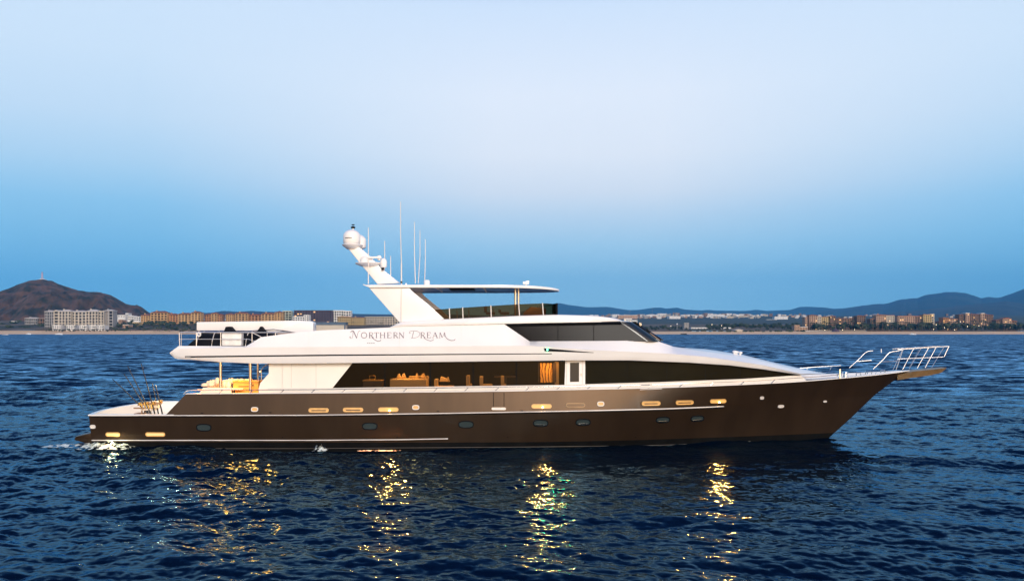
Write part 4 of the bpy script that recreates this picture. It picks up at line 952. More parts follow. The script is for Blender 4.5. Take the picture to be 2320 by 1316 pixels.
# --- bow: sprit, pulpit, rails, windlass
b = MB(); sp_ = []
for px, yt_, yb, w in ((2028, 848, 860, .30), (2060, 840, 854.5, .5), (2100, 836.2, 849, .5), (2125, 833.6, 843.5, .45), (2139, 832, 833.5, .3)):
    x, _, zt = px_xyz(px, yt_, 0); zb = px_xyz(px, yb, 0)[2]; sp_.append([(x, -w, zt), (x, -w*.8, zb), (x, w*.8, zb), (x, w, zt)])
b.grid(sp_, closed=True); b.add(sp_[0], [(0, 1, 2, 3)]); b.add(sp_[-1], [(0, 1, 2, 3)]); sprit = b.build('bowsprit', M['bronze'], yacht)
def prow(yy, s_):
    b = MB(); B = lambda a, c: (px_xyz(a, c, yy)[0], s_*abs(yy), px_xyz(a, c, yy)[2])
    b.tube([B(2033, 791.5), B(2045, 791), B(2085, 788.5), B(2140, 785), B(2150, 784.5)], .023, 8)
    b.tube([B(2033, 813), B(2080, 811), B(2137, 808.5)], .022, 8); b.tube([B(2150, 784), B(2139, 808)], .022, 6)
    for a0, c0_, a1, c1_ in ((2045, 791, 2023, 838), (2070, 789.5, 2045, 837), (2087, 788.5, 2060, 835), (2104, 787.5, 2078, 834), (2121, 786.5, 2096, 833), (2139, 785.5, 2111, 832)): b.tube([B(a0, c0_), B(a1, c1_)], .015, 6)
    b.tube([B(2046, 791), B(2037, 818), B(2030, 838)], .022, 6)
    return b.build('pulpit_rail', M['steelw'], yacht, smooth=60)
prow(-.5, -1)
b = MB(); b.tube([(x, .45, z) for x, y, z in (px_xyz(2040, 791.5, -.5), px_xyz(2085, 789, -.5), px_xyz(2150, 784.5, -.5))], .022, 8); b.tube([px_xyz(2150, 784.5, -.5), (px_xyz(2150, 784.5, -.5)[0], .45, px_xyz(2150, 784.5, -.5)[2])], .022, 6)
for f in (2060, 2104, 2139): b.tube([(px_xyz(f, 789, -.5)[0], .45, px_xyz(f, 789, -.5)[2]), (px_xyz(f - 26, 834, -.5)[0], .4, px_xyz(f - 26, 834, -.5)[2])], .014, 6)
b.build('pulpit_rail', M['steel'], yacht, smooth=60)
def stagerail(dx, yy):
    b = MB(); B = lambda a, c: px_xyz(a + dx, c, yy)
    b.tube([B(1924, 833), B(1944, 815), B(1960, 799), B(1967, 795.5), B(1978, 794.5)], .025, 8); b.tube([B(1941, 818.5), B(1974, 816)], .02, 6); return b.build('bow_rail', M['steelw'], yacht, smooth=60)
stagerail(0, 1.3)
b = MB(); B = lambda a, c, y=-1.2: px_xyz(a, c, y)
b.tube([B(1978, 836), B(2000, 815), B(2014, 799), B(2022, 796.5), B(2033, 795), B(2046, 791.5)], .025, 8); b.tube([B(1996, 819.5), B(2030, 818), B(2040, 814)], .02, 6); b.build('bow_rail', M['steelw'], yacht, smooth=60)
for yy, s_ in ((-1.0, 1),):
    b = MB(); b.tube([B(1770, 838, 2.2), B(1850, 831, 2.2), B(1905, 828, 1.9)], .02, 6)
    for a, c0_, c1_ in ((1885, 829, 838), (1830, 833, 842)): b.tube([B(a, c0_, 2.1), B(a-5, c1_, 2.1)], .018, 6)
    b.build('port_bow_rail', M['steelw'], yacht, smooth=60)
b = MB(); x, _, z = B(1996.5, 794, 1.0); b.tube([(x, 1, z+.1), (x, 1, z-.12)], .03, 6); b.build('jackstaff_light', M['white'], yacht)
x, _, z = B(1913, 845, 0); zd = float(z_sheer(17)) - .1
b = MB(); b.lathe([(.25, 0), (.25, .08), (.12, .12), (.10, .3), (.18, .36), (.16, .42)], (x, -.1, zd), 16); b.box(x - .35, x + .35, -.3, .3, zd - .2, zd); b.build('windlass', M['chrome'], yacht, smooth=40)
for px, py, y in ((1902, 846, -1.45), (1945, 844, -1.1), (1970, 841, -.8), (2000, 838, -.6)):
    x, _, z = B(px, py, y); b = MB(); b.tube([(x-.12, y, z-.15), (x-.12, y, z), (x+.12, y, z), (x+.12, y, z-.15)], .035, 7); b.build('deck_cleat', M['chrome'], yacht, smooth=50)
b = MB(); b.tube([B(1960, 848, -1.2), B(1962, 841, -1.2), B(1985, 840.5, -1.2), B(1984, 847, -1.2)], .025, 6); b.tube([B(1868, 846, -2), B(1871, 842.5, -2), B(1893, 841.5, -2)], .02, 6); b.build('hatch_rail', M['chrome'], yacht, smooth=60)
b = MB(); x, _, z = B(1903, 838, -1.9); b.box(x-.03, x+.03, -1.93, -1.87, z-.45, z+.05); b.build('rail_end_post', M['chrome'], yacht)

# --- the yacht's name, strokes laid on the band: small capitals between two tall swashed initials
GL = {
 'o': [([(.5, 1), (.2, .93), (.04, .7), (.0, .5), (.04, .3), (.2, .07), (.5, 0), (.8, .07), (.96, .3), (1, .5), (.96, .7), (.8, .93), (.5, 1)], .11)],
 'r': [([(.2, 0), (.2, 1)], .15), ([(.05, 0), (.38, 0)], .05), ([(.05, 1), (.55, 1), (.78, .88), (.78, .66), (.55, .52), (.2, .5)], .08), ([(.42, .5), (.95, .0)], .14)],
 't': [([(.5, 0), (.5, 1)], .15), ([(0, .82), (.02, 1), (.98, 1), (1, .82)], .06), ([(.33, 0), (.67, 0)], .05)],
 'h': [([(.15, 0), (.15, 1)], .14), ([(.85, 0), (.85, 1)], .14), ([(.15, .52), (.85, .52)], .06), ([(0, 0), (.3, 0)], .05), ([(0, 1), (.3, 1)], .05), ([(.7, 0), (1, 0)], .05), ([(.7, 1), (1, 1)], .05)],
 'e': [([(.2, 0), (.2, 1)], .15), ([(.05, 1), (.85, 1), (.87, .8)], .06), ([(.2, .52), (.65, .52)], .06), ([(.05, 0), (.87, 0), (.92, .22)], .06)],
 'n': [([(.12, 0), (.12, 1)], .06), ([(.12, 1), (.88, 0)], .15), ([(.88, 0), (.88, 1)], .06), ([(0, 0), (.26, 0)], .05), ([(.74, 1), (1, 1)], .05)],
 'a': [([(.08, 0), (.5, 1)], .06), ([(.5, 1), (.9, 0)], .15), ([(.24, .36), (.76, .36)], .05), ([(-.04, 0), (.22, 0)], .05), ([(.74, 0), (1.04, 0)], .05)],
 'm': [([(.1, 0), (.16, 1)], .06), ([(.16, 1), (.5, .05)], .13), ([(.5, .05), (.84, 1)], .06), ([(.84, 1), (.92, .3)], .15), ([(-.02, 0), (.22, 0)], .05)],
 'N': [([(.02, .06), (.0, .22), (.12, .28), (.14, .12), (.05, -.04), (.28, -.06), (.40, .12), (.47, 1.16)], .06), ([(.18, 1.0), (.12, 1.16), (.25, 1.2), (.30, 1.08)], .05), ([(.25, 1.24), (.45, 1.3), (.55, 1.18), (.95, -.02)], .17), ([(.95, -.02), (1.10, .9), (1.2, 1.2), (1.36, 1.34), (1.42, 1.22)], .06)],
 'D': [([(.45, 1.2), (.28, 0)], .10), ([(.0, .9), (.02, 1.05), (.1, 1.2), (.35, 1.3), (.7, 1.28), (.98, 1.08), (1.06, .7), (.95, .3), (.65, .04), (.2, -.02)], .07), ([(.0, .9), (.10, .84), (.14, .95)], .05)],
}
word = [('N', 792, 17), ('o', 818.5, 12.5), ('r', 835, 12), ('t', 847.5, 10.5), ('h', 860.5, 12.5), ('e', 876.5, 11), ('r', 890.5, 11.5), ('n', 903.5, 12.5), ('D', 927, 23), ('r', 952, 12), ('e', 966.5, 10.5), ('a', 979.5, 12.5), ('m', 994.5, 15)]
swash = [([(842, 764), (849, 769.5), (856, 773), (862, 771.5), (863, 769.5)], 1.3), ([(960, 765), (967, 769.5), (975, 772), (981, 770.5), (982, 768.5)], 1.1), ([(1007, 760), (1014, 768), (1022, 771.2), (1029, 770.8), (1031.5, 768)], 1.4)]
def ribbon(b, P, w, off=.016):
    P = [Vector((p[0], p[1])) for p in P]; L = []; Rr = []
    Q = []
    for i in range(len(P) - 1):
        m_ = 3
        for j in range(m_): Q.append(P[i].lerp(P[i+1], j / m_))
    Q.append(P[-1])
    for i, p in enumerate(Q):
        d = (Q[min(i+1, len(Q)-1)] - Q[max(i-1, 0)]).normalized(); n = Vector((-d.y, d.x)) * w / 2
        L.append(on_band(p.x + n.x, p.y + n.y, off)); Rr.append(on_band(p.x - n.x, p.y - n.y, off))
    b.grid([[(x, y + off, z) for x, y, z in L], L, Rr, [(x, y + off, z) for x, y, z in Rr]])
for ch, x0_, w in word:
    b = MB(); base = 765.6 - (x0_ - 800) * .0017; H_ = 12.4
    for P, sw in GL[ch]: ribbon(b, [(x0_ + u * w, base - v * H_) for u, v in P], max(sw * H_ * (.9 if ch in 'ND' else 1.0), .62))
    b.build('name_letter', M['name'], yacht, recalc=True)
b = MB()
for P, w in swash: ribbon(b, P, w)
b.build('name_flourish', M['name'], yacht)
b = MB()
for k in range(4): ribbon(b, [(832 + k*4.6, 777), (834.6 + k*4.6, 777)], 1.1)
b.build('small_vent_slots', M['line'], yacht)

for pts in (([(700, 786), (700, 752)], 0), ([(905, 785), (905, 741)], 0), ([(1045, 785), (1045, 737)], 0)):
    b = MB(); P = [on_band(*pts[0][0], .003), on_band(pts[0][1][0], (pts[0][0][1] + pts[0][1][1]) / 2, .003), on_band(*pts[0][1], .003)]; b.tube(P, .007, 4); b.build('panel_seam', M['cream'], yacht)
for px in (455, 610, 780, 990, 1180, 1400):
    b = MB(); P = [hull_pt(px, 935.5 - (px - 400) * .0072, .0), hull_pt(px + 5, 935.5 - (px - 400) * .0072, .0)]; b.tube(P, .022, 6); b.build('scupper', M['line'], yacht)
for px in (640, 900, 1150, 1440):
    b = MB(); c = hull_pt(px, 990, .0); b.blob(tuple(c), (.035, .02, .03), 3, 1, jit=0); b.build('drain_outlet', M['line'], yacht)
for px, py in ((800, 812), (1010, 810.5), (1220, 808)):
    b = MB(); c = Vector(on_band(px, py, .0)); b.box(c.x - .10, c.x + .10, c.y - .012, c.y + .02, c.z - .03, c.z + .03); b.build('soffit_light', M['trim'], yacht)

# outward spots: beams of the lit side lamps, plus some added for water glints
def side_beam(loc, power, r, col, tilt=35, half=50):
    l = bpy.data.lights.new('side_beam', 'SPOT'); l.energy = power; l.color = col; l.shadow_soft_size = r; l.spot_size = rad(2 * half); l.spot_blend = .3
    o = bpy.data.objects.new('side_beam', l); COL.objects.link(o); o.parent = yacht; o.location = loc; o.rotation_euler = Vector((0, -math.cos(rad(tilt)), -math.sin(rad(tilt)))).to_track_quat('-Z', 'Y').to_euler()
for c in lamps: side_beam(c + Vector((0, -.04, 0)), 800, .09, (1, .30, .055))
side_beam((px_xyz(545, 870, -3.5)[0], -3.6, 3.3), 230, .32, (1, .27, .03)); side_beam((px_xyz(455, 870, -3.5)[0], -3.6, 3.0), 120, .32, (1, .27, .03))  # added spots, no lamps there: they make the orange patch on the water
side_beam(Vector(on_band(1244, 792, .1)), 90, .07, (.04, 1, .40)); side_beam(Vector(on_band(1238, 812, .12)), 220, .07, (1, .30, .055))  # green is the starboard light's beam; the warm spot is added for glints
side_beam(hull_pt(256, 983.5, .1), 110, .08, (1, .35, .08), 20, 35)
# ================================================================= THE SHORE: hotels, houses, trees, boats, lamps
M.update(
    cream_wall=mat('cream_render', (.50, .44, .35), .8, var=.06, scale=.06), ochre=mat('ochre_render', (.52, .32, .14), .8, var=.10, scale=.05), ochre2=mat('deep_ochre_render', (.44, .22, .10), .8, var=.1, scale=.05),
    pink=mat('sand_pink_render', (.44, .28, .185), .8, var=.1, scale=.05), brownw=mat('brown_render', (.20, .12, .08), .8, var=.12, scale=.05), whitew=mat('white_render', (.72, .71, .68), .8, var=.05, scale=.05),
    plum=mat('dark_plum_cladding', (.075, .05, .07), .7, var=.2, scale=.05), sage=mat('pale_sage_render', (.50, .52, .40), .8, var=.08, scale=.05), greyw=mat('grey_concrete', (.30, .29, .28), .85, var=.1, scale=.05), yellow=mat('yellow_render', (.50, .37, .17), .8, var=.08, scale=.05),
    tile=mat('terracotta_roof', (.22, .075, .045), .85, var=.25, scale=.3), slate=mat('blue_grey_roof', (.07, .10, .14), .7, var=.15, scale=.2), roofc=mat('cream_roof', (.58, .52, .46), .8),
    win=mat('dark_window', (.014, .012, .014), .4, spec=.15), winw=emis('lit_window', (1, .60, .22), 1.0), leafd=mat('dark_foliage', (.020, .034, .018), .9, var=.4, scale=.5), leafm=mat('mid_foliage', (.045, .06, .028), .9, var=.35, scale=.5), trunk=mat('tree_trunk', (.10, .07, .05), .9),
    thatch=mat('thatch', (.13, .095, .065), .95, var=.2, scale=.4), lampb=emis('street_lamp_glow', (1, .80, .5), 4.5), pole=mat('painted_pole', (.30, .30, .32), .6), red=mat('red_paint', (.5, .03, .03), .6), cloth=mat('beach_tent', (.55, .52, .48), .8),
)
pane_cache = {}
def pane(w, h, m):
    k = (round(w, 1), round(h, 1), m.name)
    if k not in pane_cache:
        b = MB(); b.box(-w/2, w/2, -.08, .08, 0, h); pane_cache[k] = b.mesh('window', m)
    return pane_cache[k]
def roof_piece(b, kind, x0, x1, y0, y1, z, rise, e=1.0):
    if kind == 'hip':
        cy = (y0 + y1) / 2; ins = min((x1 - x0) / 2, (y1 - y0) / 2) * .95; xa, xb = x0 + ins, x1 - ins
        if xb < xa: xa = xb = (x0 + x1) / 2
        v = [(x0-e, y0-e, z), (x1+e, y0-e, z), (x1+e, y1+e, z), (x0-e, y1+e, z), (xa, cy, z+rise), (xb, cy, z+rise), (x0-e, y0-e, z-.35), (x1+e, y0-e, z-.35), (x1+e, y1+e, z-.35), (x0-e, y1+e, z-.35)]
        b.add(v, [(0, 1, 5, 4), (1, 2, 5), (2, 3, 4, 5), (3, 0, 4), (6, 7, 1, 0), (7, 8, 2, 1), (8, 9, 3, 2), (9, 6, 0, 3), (9, 8, 7, 6)])
    elif kind == 'gable':
        cx = (x0 + x1) / 2; v = [(x0-e, y0-e, z), (x1+e, y0-e, z), (cx, y0-e, z+rise), (x0-e, y1+e, z), (x1+e, y1+e, z), (cx, y1+e, z+rise)]
        b.add(v, [(0, 1, 2), (3, 5, 4), (0, 2, 5, 3), (2, 1, 4, 5), (0, 3, 4, 1)])
    else:
        t = .5
        b.box(x0-.2, x1+.2, y0-.2, y0+t, z, z+rise); b.box(x0-.2, x1+.2, y1-t, y1+.2, z, z+rise); b.box(x0-.2, x0+t, y0+t, y1-t, z, z+rise); b.box(x1-t, x1+.2, y0+t, y1-t, z, z+rise)
def hotel(name, label, D, blocks, cat='hotel', base=746, group=None, lit=0, rs=1, ww=.66):
    """blocks: (px0, px1, py_top, storeys, bays, wall, roof kind, roof material, set back, rise)"""
    rnd = random.Random(rs)
    cx = wx((min(q[0] for q in blocks) + max(q[1] for q in blocks)) / 2, D)
    g = gz((blocks[0][0] + blocks[-1][1]) / 2, D)
    t = empty(name, (cx, D, g - 1.5), label, cat, group)
    nwin = sum(q[3] * q[4] for q in blocks)
    for (p0, p1, pt_, ns, nb, wm, rk, rm, back, rise) in blocks:
        DD = D + back; x0, x1 = wx(p0, DD) - cx, wx(p1, DD) - cx; ztop = wz(pt_, DD) - (g - 1.5); zb = wz(base, DD) - (g - 1.5)
        ztop -= rise; h = (ztop - zb) / ns; bw = (x1 - x0) / nb; dep = 13; y0 = back
        b = MB(); b.box(x0, x1, y0 + 1.5, y0 + dep, 0, ztop); b.box(x0, x1, y0 + .02, y0 + 1.5, -1, zb)
        for k in range(ns + 1):
            z = zb + k * h; b.box(x0, x1, y0 + .10, y0 + 1.5, z - .58, z + .58)
        for k in range(nb + 1):
            x = x0 + k * bw; hw = bw * (1 - ww) / 2; b.box(max(x0, x - hw), min(x1, x + hw), y0 + .05, y0 + 1.5, zb + .585, ztop - .585)
        for k in range(ns):
            for j in range(nb):
                if (j + (k > 3)) % 3 != 2: b.box(x0 + j*bw + bw*(1-ww)/2, x0 + (j+1)*bw - bw*(1-ww)/2, y0 + .03, y0 + .12, zb + k*h + .585, zb + k*h + .58 + h*.12)
        wall = b.build('wall', wm, t, merge=False)
        for k in range(ns):
            for j in range(nb):
                m = M['winw'] if rnd.random() < lit else M['win']
                w = bpy.data.objects.new('window', pane(bw * ww * .98, h * .84, m)); COL.objects.link(w); w.parent = t
                w.location = (x0 + (j + .5) * bw, y0 + 1.42, zb + k * h + .23)
        b = MB(); roof_piece(b, rk, x0, x1, y0, y0 + dep, ztop + .59, rise, .7); b.build('roof', rm, t)
        if rk == 'hip' and (x1 - x0) > 14:
            b = MB(); b.box(x0 + (x1-x0)*.3 - 1, x0 + (x1-x0)*.3 + 1, y0 + 4, y0 + 6, ztop + .3, ztop + rise + 1.6); b.build('chimney', wm, t)
    return t
C_, O_, O2, T_, W_ = M['cream_wall'], M['ochre'], M['ochre2'], M['tile'], M['whitew']
hotel('resort_hotel', 'long cream hotel with square windows at the foot of the brown hill', 1235, [
    (101, 122, 703.5, 6, 4, M['greyw'], 'hip', M['roofc'], 10, 2), (121, 133, 703, 6, 1, C_, 'gable', M['roofc'], 2, 1.5), (133, 161, 702, 6, 4, C_, 'hip', M['roofc'], 0, 2.5), (161, 194, 704, 6, 4, C_, 'hip', M['roofc'], 4, 2),
    (194, 222, 701.5, 6, 4, C_, 'hip', M['roofc'], 0, 3), (222, 235, 705, 6, 2, C_, 'flat', C_, 2, 1), (235, 256, 701.5, 6, 2, M['greyw'], 'hip', M['roofc'], 12, 2)])
for k, (a, c, lab) in enumerate(((118, 138, 'low white beach villa at the west end below the long cream hotel'), (150, 170, 'wide low white beach villa below the second wing of the long cream hotel'), (180, 197, 'small white beach villa below the middle of the long cream hotel'), (203, 218, 'narrow white beach villa below the tall wing of the cream hotel'), (221, 237, 'white beach villa at the east end below the long cream hotel'))):
    hotel('beach_villa', lab, 1205, [(a, c, 737, 2, 4, W_, 'flat', W_, 0, .6)], 'villa', 747.5, 'white villas below the cream hotel')
hotel('low_apartment', 'low grey terraced block left of the long cream hotel', 1300, [(56, 84, 719.5, 4, 6, M['greyw'], 'hip', M['roofc'], 0, 1.5), (84, 103, 721, 3, 3, M['brownw'], 'flat', M['greyw'], 3, .6)], 'apartment block')
for px0, px1, pt_, pb, D, lab in ((-2, 20, 709.5, 714, 1600, 'white flat house on the hillside at the left edge'), (41, 57, 703, 709, 1650, 'pale house perched alone on the brown hillside'), (62, 78, 712, 716, 1560, 'pale low house just left of the cream hotel roof'), (26, 33, 728, 735, 1400, 'small white house low at the foot of the brown hill'),
        (266, 284, 714, 720, 1420, 'white flat roofed house right of the cream hotel'), (268, 278, 724, 732, 1330, 'cream rounded house among trees right of the cream hotel'), (284, 291, 710, 722, 1440, 'small white tower house right of the cream hotel'), (290, 303, 715.5, 726, 1430, 'white stepped house in the middle of the hillside cluster'), (303, 318, 717.5, 727, 1430, 'white house beside the first ochre block'), (300, 314, 730, 738, 1290, 'yellow house with a tiled porch below the ochre complex'), (278, 292, 736, 744, 1240, 'small brown beach house right of the cream villas')):
    hotel('hillside_house', lab, D, [(px0, px1, pt_, 2, 3, W_ if 'white' in lab else (M['yellow'] if 'yellow' in lab else M['pink']), 'flat', W_, 0, .5)], 'house', pb, 'houses on the left hillside')
hotel('ochre_hotel', 'first ochre hotel with terracotta roofs right of the brown hill', 1330, [
    (319, 341, 711.5, 4, 4, O_, 'hip', T_, 8, 2.5), (341, 379, 705, 4, 5, O_, 'hip', T_, 0, 3), (379, 403, 710.5, 4, 4, O2, 'hip', T_, 8, 2.5), (403, 433, 709, 4, 4, O_, 'hip', T_, 3, 2.5), (433, 455, 705.5, 5, 3, O_, 'hip', T_, 0, 2.5)], base=731)
hotel('ochre_hotel', 'small detached ochre hotel block above the aft end of the white crane', 1350, [(463, 478, 711, 5, 3, O2, 'hip', T_, 4, 2), (478, 492, 707.5, 5, 2, O_, 'hip', T_, 0, 2.5), (492, 503, 711, 5, 2, O2, 'hip', T_, 4, 2)], base=733)
hotel('ochre_hotel', 'long ochre hotel row above the middle of the white crane', 1350, [(511, 529, 709.5, 5, 4, O_, 'hip', T_, 0, 2.5), (532, 562, 707.5, 5, 4, O_, 'hip', T_, 0, 2.5), (562, 592, 711.5, 4, 4, O2, 'hip', T_, 6, 2.5), (592, 622, 708.5, 5, 4, O_, 'hip', T_, 0, 2.5), (622, 640, 705, 6, 3, O_, 'hip', T_, 3, 2.5)], base=735)
hotel('terraced_block', 'pale sage block with curved balconies between the ochre row and the dark block', 1400, [(640, 660, 704.5, 6, 3, M['sage'], 'flat', M['sage'], 0, .7)], 'apartment block', 737, ww=.86)
hotel('dark_block', 'dark plum apartment block with a scatter of lit windows', 1380, [(666, 752, 703.5, 7, 14, M['plum'], 'flat', M['plum'], 0, .6)], 'apartment block', 737, lit=.12)
hotel('clubhouse', 'low white flat roofed building in front of the dark plum block', 1300, [(663, 690, 717.5, 2, 5, W_, 'flat', W_, 0, .5), (688, 700, 714, 3, 2, W_, 'flat', W_, 2, .5)], 'building', 728)
hotel('white_block', 'white apartment block against the right end of the dark plum block', 1400, [(752, 778, 703.5, 6, 5, W_, 'flat', W_, 0, .7), (778, 795, 704.5, 6, 3, W_, 'flat', W_, 3, .7)], 'apartment block', 738, ww=.7)
hotel('yellow_hotel', 'yellow hotel with many small windows behind the boat deck', 1300, [(765, 795, 717, 6, 7, M['yellow'], 'hip', T_, 0, 1), (795, 825, 718.5, 6, 7, M['yellow'], 'hip', T_, 3, 1)], base=748)
hotel('cream_block', 'cream hotel with a dark roof seen left of the arch leg', 1320, [(826, 866, 717, 6, 7, C_, 'flat', M['slate'], 0, 1), (866, 912, 717, 6, 8, C_, 'flat', M['slate'], 4, 1)], base=748)
# warehouse close to the water behind the davit
t = empty('boathouse', (wx(748, 1175), 1175, 1.5), 'plain beige shed with a flat blue grey roof right of the white crane', 'shed')
hw = wx(783, 1175) - wx(748, 1175)
b = MB(); b.box(-hw+1, hw-1, 0, 16, 0, wz(736, 1175) - 1.5); b.build('wall', C_, t); b = MB(); b.box(-hw, hw, -1, 17, wz(736, 1175) - 1.5, wz(729.5, 1175) - 1.5); b.build('roof', M['slate'], t); b = MB(); b.box(hw-2, hw-.5, -.6, -.1, 0, wz(736, 1175) - 1.5); b.build('drainpipe', M['slate'], t)

# right-hand shore
P_, B_ = M['pink'], M['brownw']
hotel('white_block', 'white stepped block just ahead of the wheelhouse windscreen', 1330, [(1414, 1432, 722, 6, 4, W_, 'flat', W_, 0, .6), (1430, 1444, 726, 5, 3, W_, 'flat', W_, 0, .6)], 'apartment block', 744, lit=.05)
hotel('concrete_frame', 'unfinished grey concrete building standing alone on the beach flats', 1250, [(1550, 1561, 732, 5, 3, M['greyw'], 'flat', M['greyw'], 0, .5)], 'building', 746)
hotel('long_shed', 'long low white shed along the beach right of the concrete building', 1290, [(1566, 1660, 742.3, 1, 14, W_, 'flat', W_, 0, .3)], 'shed', 745.5)
hotel('beach_club', 'small white beach building between the plain and the hotel strip', 1200, [(1664, 1684, 746.5, 2, 4, M['cream_wall'], 'gable', M['roofc'], 0, 1.4)], 'building', 753)
hotel('low_white_wall_house', 'white low house above the dark trees right of the beach building', 2300, [(1738, 1760, 724, 1, 6, W_, 'flat', W_, 0, .5)], 'house', 727)
hotel('gate_building', 'low pink building at the left end of the hotel strip', 1225, [(1800, 1812, 737, 3, 3, P_, 'flat', P_, 0, .6), (1812, 1830, 741, 2, 3, P_, 'flat', W_, 2, .6)], 'building', 749)
hotel('stepped_hotel', 'stepped pink hotel with a crown of terraces at the left of the strip', 1240, [(1824, 1836, 719, 6, 3, P_, 'flat', T_, 4, .7), (1834, 1852, 713, 7, 4, P_, 'hip', T_, 0, 1.2), (1850, 1861, 717, 6, 3, M['cream_wall'], 'flat', T_, 3, .7)], base=748, lit=.10, rs=3)
hotel('brown_hotel', 'ochre brown hotel joined to the stepped pink one, with a chimney block', 1250, [(1861, 1884, 718.5, 6, 5, M['yellow'], 'flat', T_, 3, .8), (1881, 1893, 715.5, 7, 3, B_, 'hip', T_, 0, 1)], base=747, lit=.06, rs=4)
hotel('brown_hotel', 'dark brown hotel wings behind palms in the strip', 1260, [(1895, 1925, 721, 6, 5, B_, 'hip', T_, 6, 1), (1925, 1944, 720.5, 6, 4, B_, 'flat', T_, 9, .6), (1942, 1961, 714.5, 7, 4, B_, 'hip', T_, 0, 1.2)], base=748, lit=.10, rs=5)
hotel('terraced_hotel', 'terraced cream and pink hotel near the middle of the strip', 1240, [(1972, 1988, 722, 5, 3, B_, 'flat', T_, 4, .6), (1985, 2008, 712.5, 7, 5, P_, 'hip', T_, 0, 1.2), (2006, 2027, 714.5, 7, 5, M['cream_wall'], 'flat', T_, 3, .8)], base=747, lit=.06, rs=6)
hotel('flat_hotel', 'long flat roofed hotel ending in a tall pale slab', 1250, [(2034, 2073, 716, 6, 8, P_, 'flat', T_, 0, .8), (2073, 2095, 716.5, 6, 4, B_, 'flat', T_, 6, .8), (2092, 2111, 713, 7, 4, M['yellow'], 'flat', T_, 2, .8), (2108, 2117, 711.5, 7, 1, M['cream_wall'], 'flat', C_, 8, .5)], base=748, lit=.08, rs=7)
hotel('red_hotel', 'small red brown hotel right of the pale slab', 1250, [(2128, 2140, 728, 4, 3, B_, 'hip', T_, 4, 1), (2137, 2150, 719, 6, 3, M['ochre2'], 'hip', T_, 0, 1), (2150, 2170, 721.5, 6, 5, P_, 'hip', T_, 3, 1)], base=748, lit=.16, rs=8)
hotel('ridge_hotel', 'big brown hotel with two pale turrets set back on rising ground', 1420, [(2173, 2190, 712, 6, 4, B_, 'hip', T_, 4, 1.2), (2188, 2197, 709.5, 7, 2, P_, 'flat', W_, 0, .8), (2197, 2222, 711.5, 6, 6, B_, 'hip', T_, 3, 1.2), (2222, 2231, 710, 7, 2, P_, 'flat', W_, 0, .8), (2231, 2250, 712.5, 6, 4, B_, 'hip', T_, 4, 1.2)], base=739, lit=.06, rs=9)
hotel('gabled_hotel', 'low brown gabled hotel at the right end of the strip', 1250, [(2257, 2275, 724, 5, 4, B_, 'hip', T_, 4, 1), (2272, 2292, 720, 6, 4, P_, 'gable', T_, 0, 2), (2290, 2304, 726, 5, 3, B_, 'hip', T_, 4, 1)], base=748, lit=.10, rs=10)
t = empty('sea_wall', (wx(1893, 1215), 1215, 2), 'long pale terrace wall at the top of the beach in front of the hotel strip', 'wall')
b = MB(); h2 = wx(1962, 1215) - wx(1893, 1215); b.box(-h2, h2, 0, 1.2, 0, wz(749, 1215) - 2 + .2); b.build('wall', W_, t); b = MB(); b.box(-h2-.2, h2+.2, -.2, 1.4, wz(749, 1215)-1.8, wz(749, 1215)-1.5); b.build('coping', C_, t)
t = empty('sea_wall', (wx(2160, 1218), 1218, 2), 'lower beige terrace wall running to the right edge behind the beach', 'wall')
b = MB(); h2 = wx(2360, 1218) - wx(2160, 1218); b.box(-h2, h2, 0, 1.2, 0, wz(750.3, 1218) - 2); b.build('wall', P_, t); b = MB(); b.box(-h2-.2, h2+.2, -.2, 1.4, wz(750.3, 1218)-2, wz(750.3, 1218)-1.8); b.build('coping', C_, t)

# hill-top tower
D = 1900.; t = empty('radio_tower', (wx(95.5, D), D, wz(636.5, D) - 1), 'red and white lattice tower with a white base on top of the brown hill', 'tower')
b = MB(); b.box(-9, 9, -4, 4, -3, 4.2); b.box(-4, 4, -3, 3, 4.2, 6.0); b.build('base_building', W_, t)
b = MB(); zt = wz(616.5, D) - wz(636.5, D) + 1
n = 7
for k in range(n):
    z0_, z1_ = 5.8 + (zt - 5.8) * k / n, 5.8 + (zt - 5.8) * (k + 1) / n; r0, r1 = 1.6 * (1 - k / n * .7), 1.6 * (1 - (k + 1) / n * .7)
    for sx in (-1, 1):
        for sy in (-1, 1): b.tube([(sx*r0, sy*r0, z0_), (sx*r1, sy*r1, z1_)], .28, 5, mi=k % 2)
    b.tube([(-r0, -r0, z0_), (r1, -r1, z1_)], .15, 4, mi=k % 2); b.tube([(r0, -r0, z0_), (-r1, -r1, z1_)], .15, 4, mi=k % 2); b.box(-r1, r1, -r1, r1, z1_ - .2, z1_, mi=k % 2)
b.build('lattice_mast', [M['red'], W_], t)

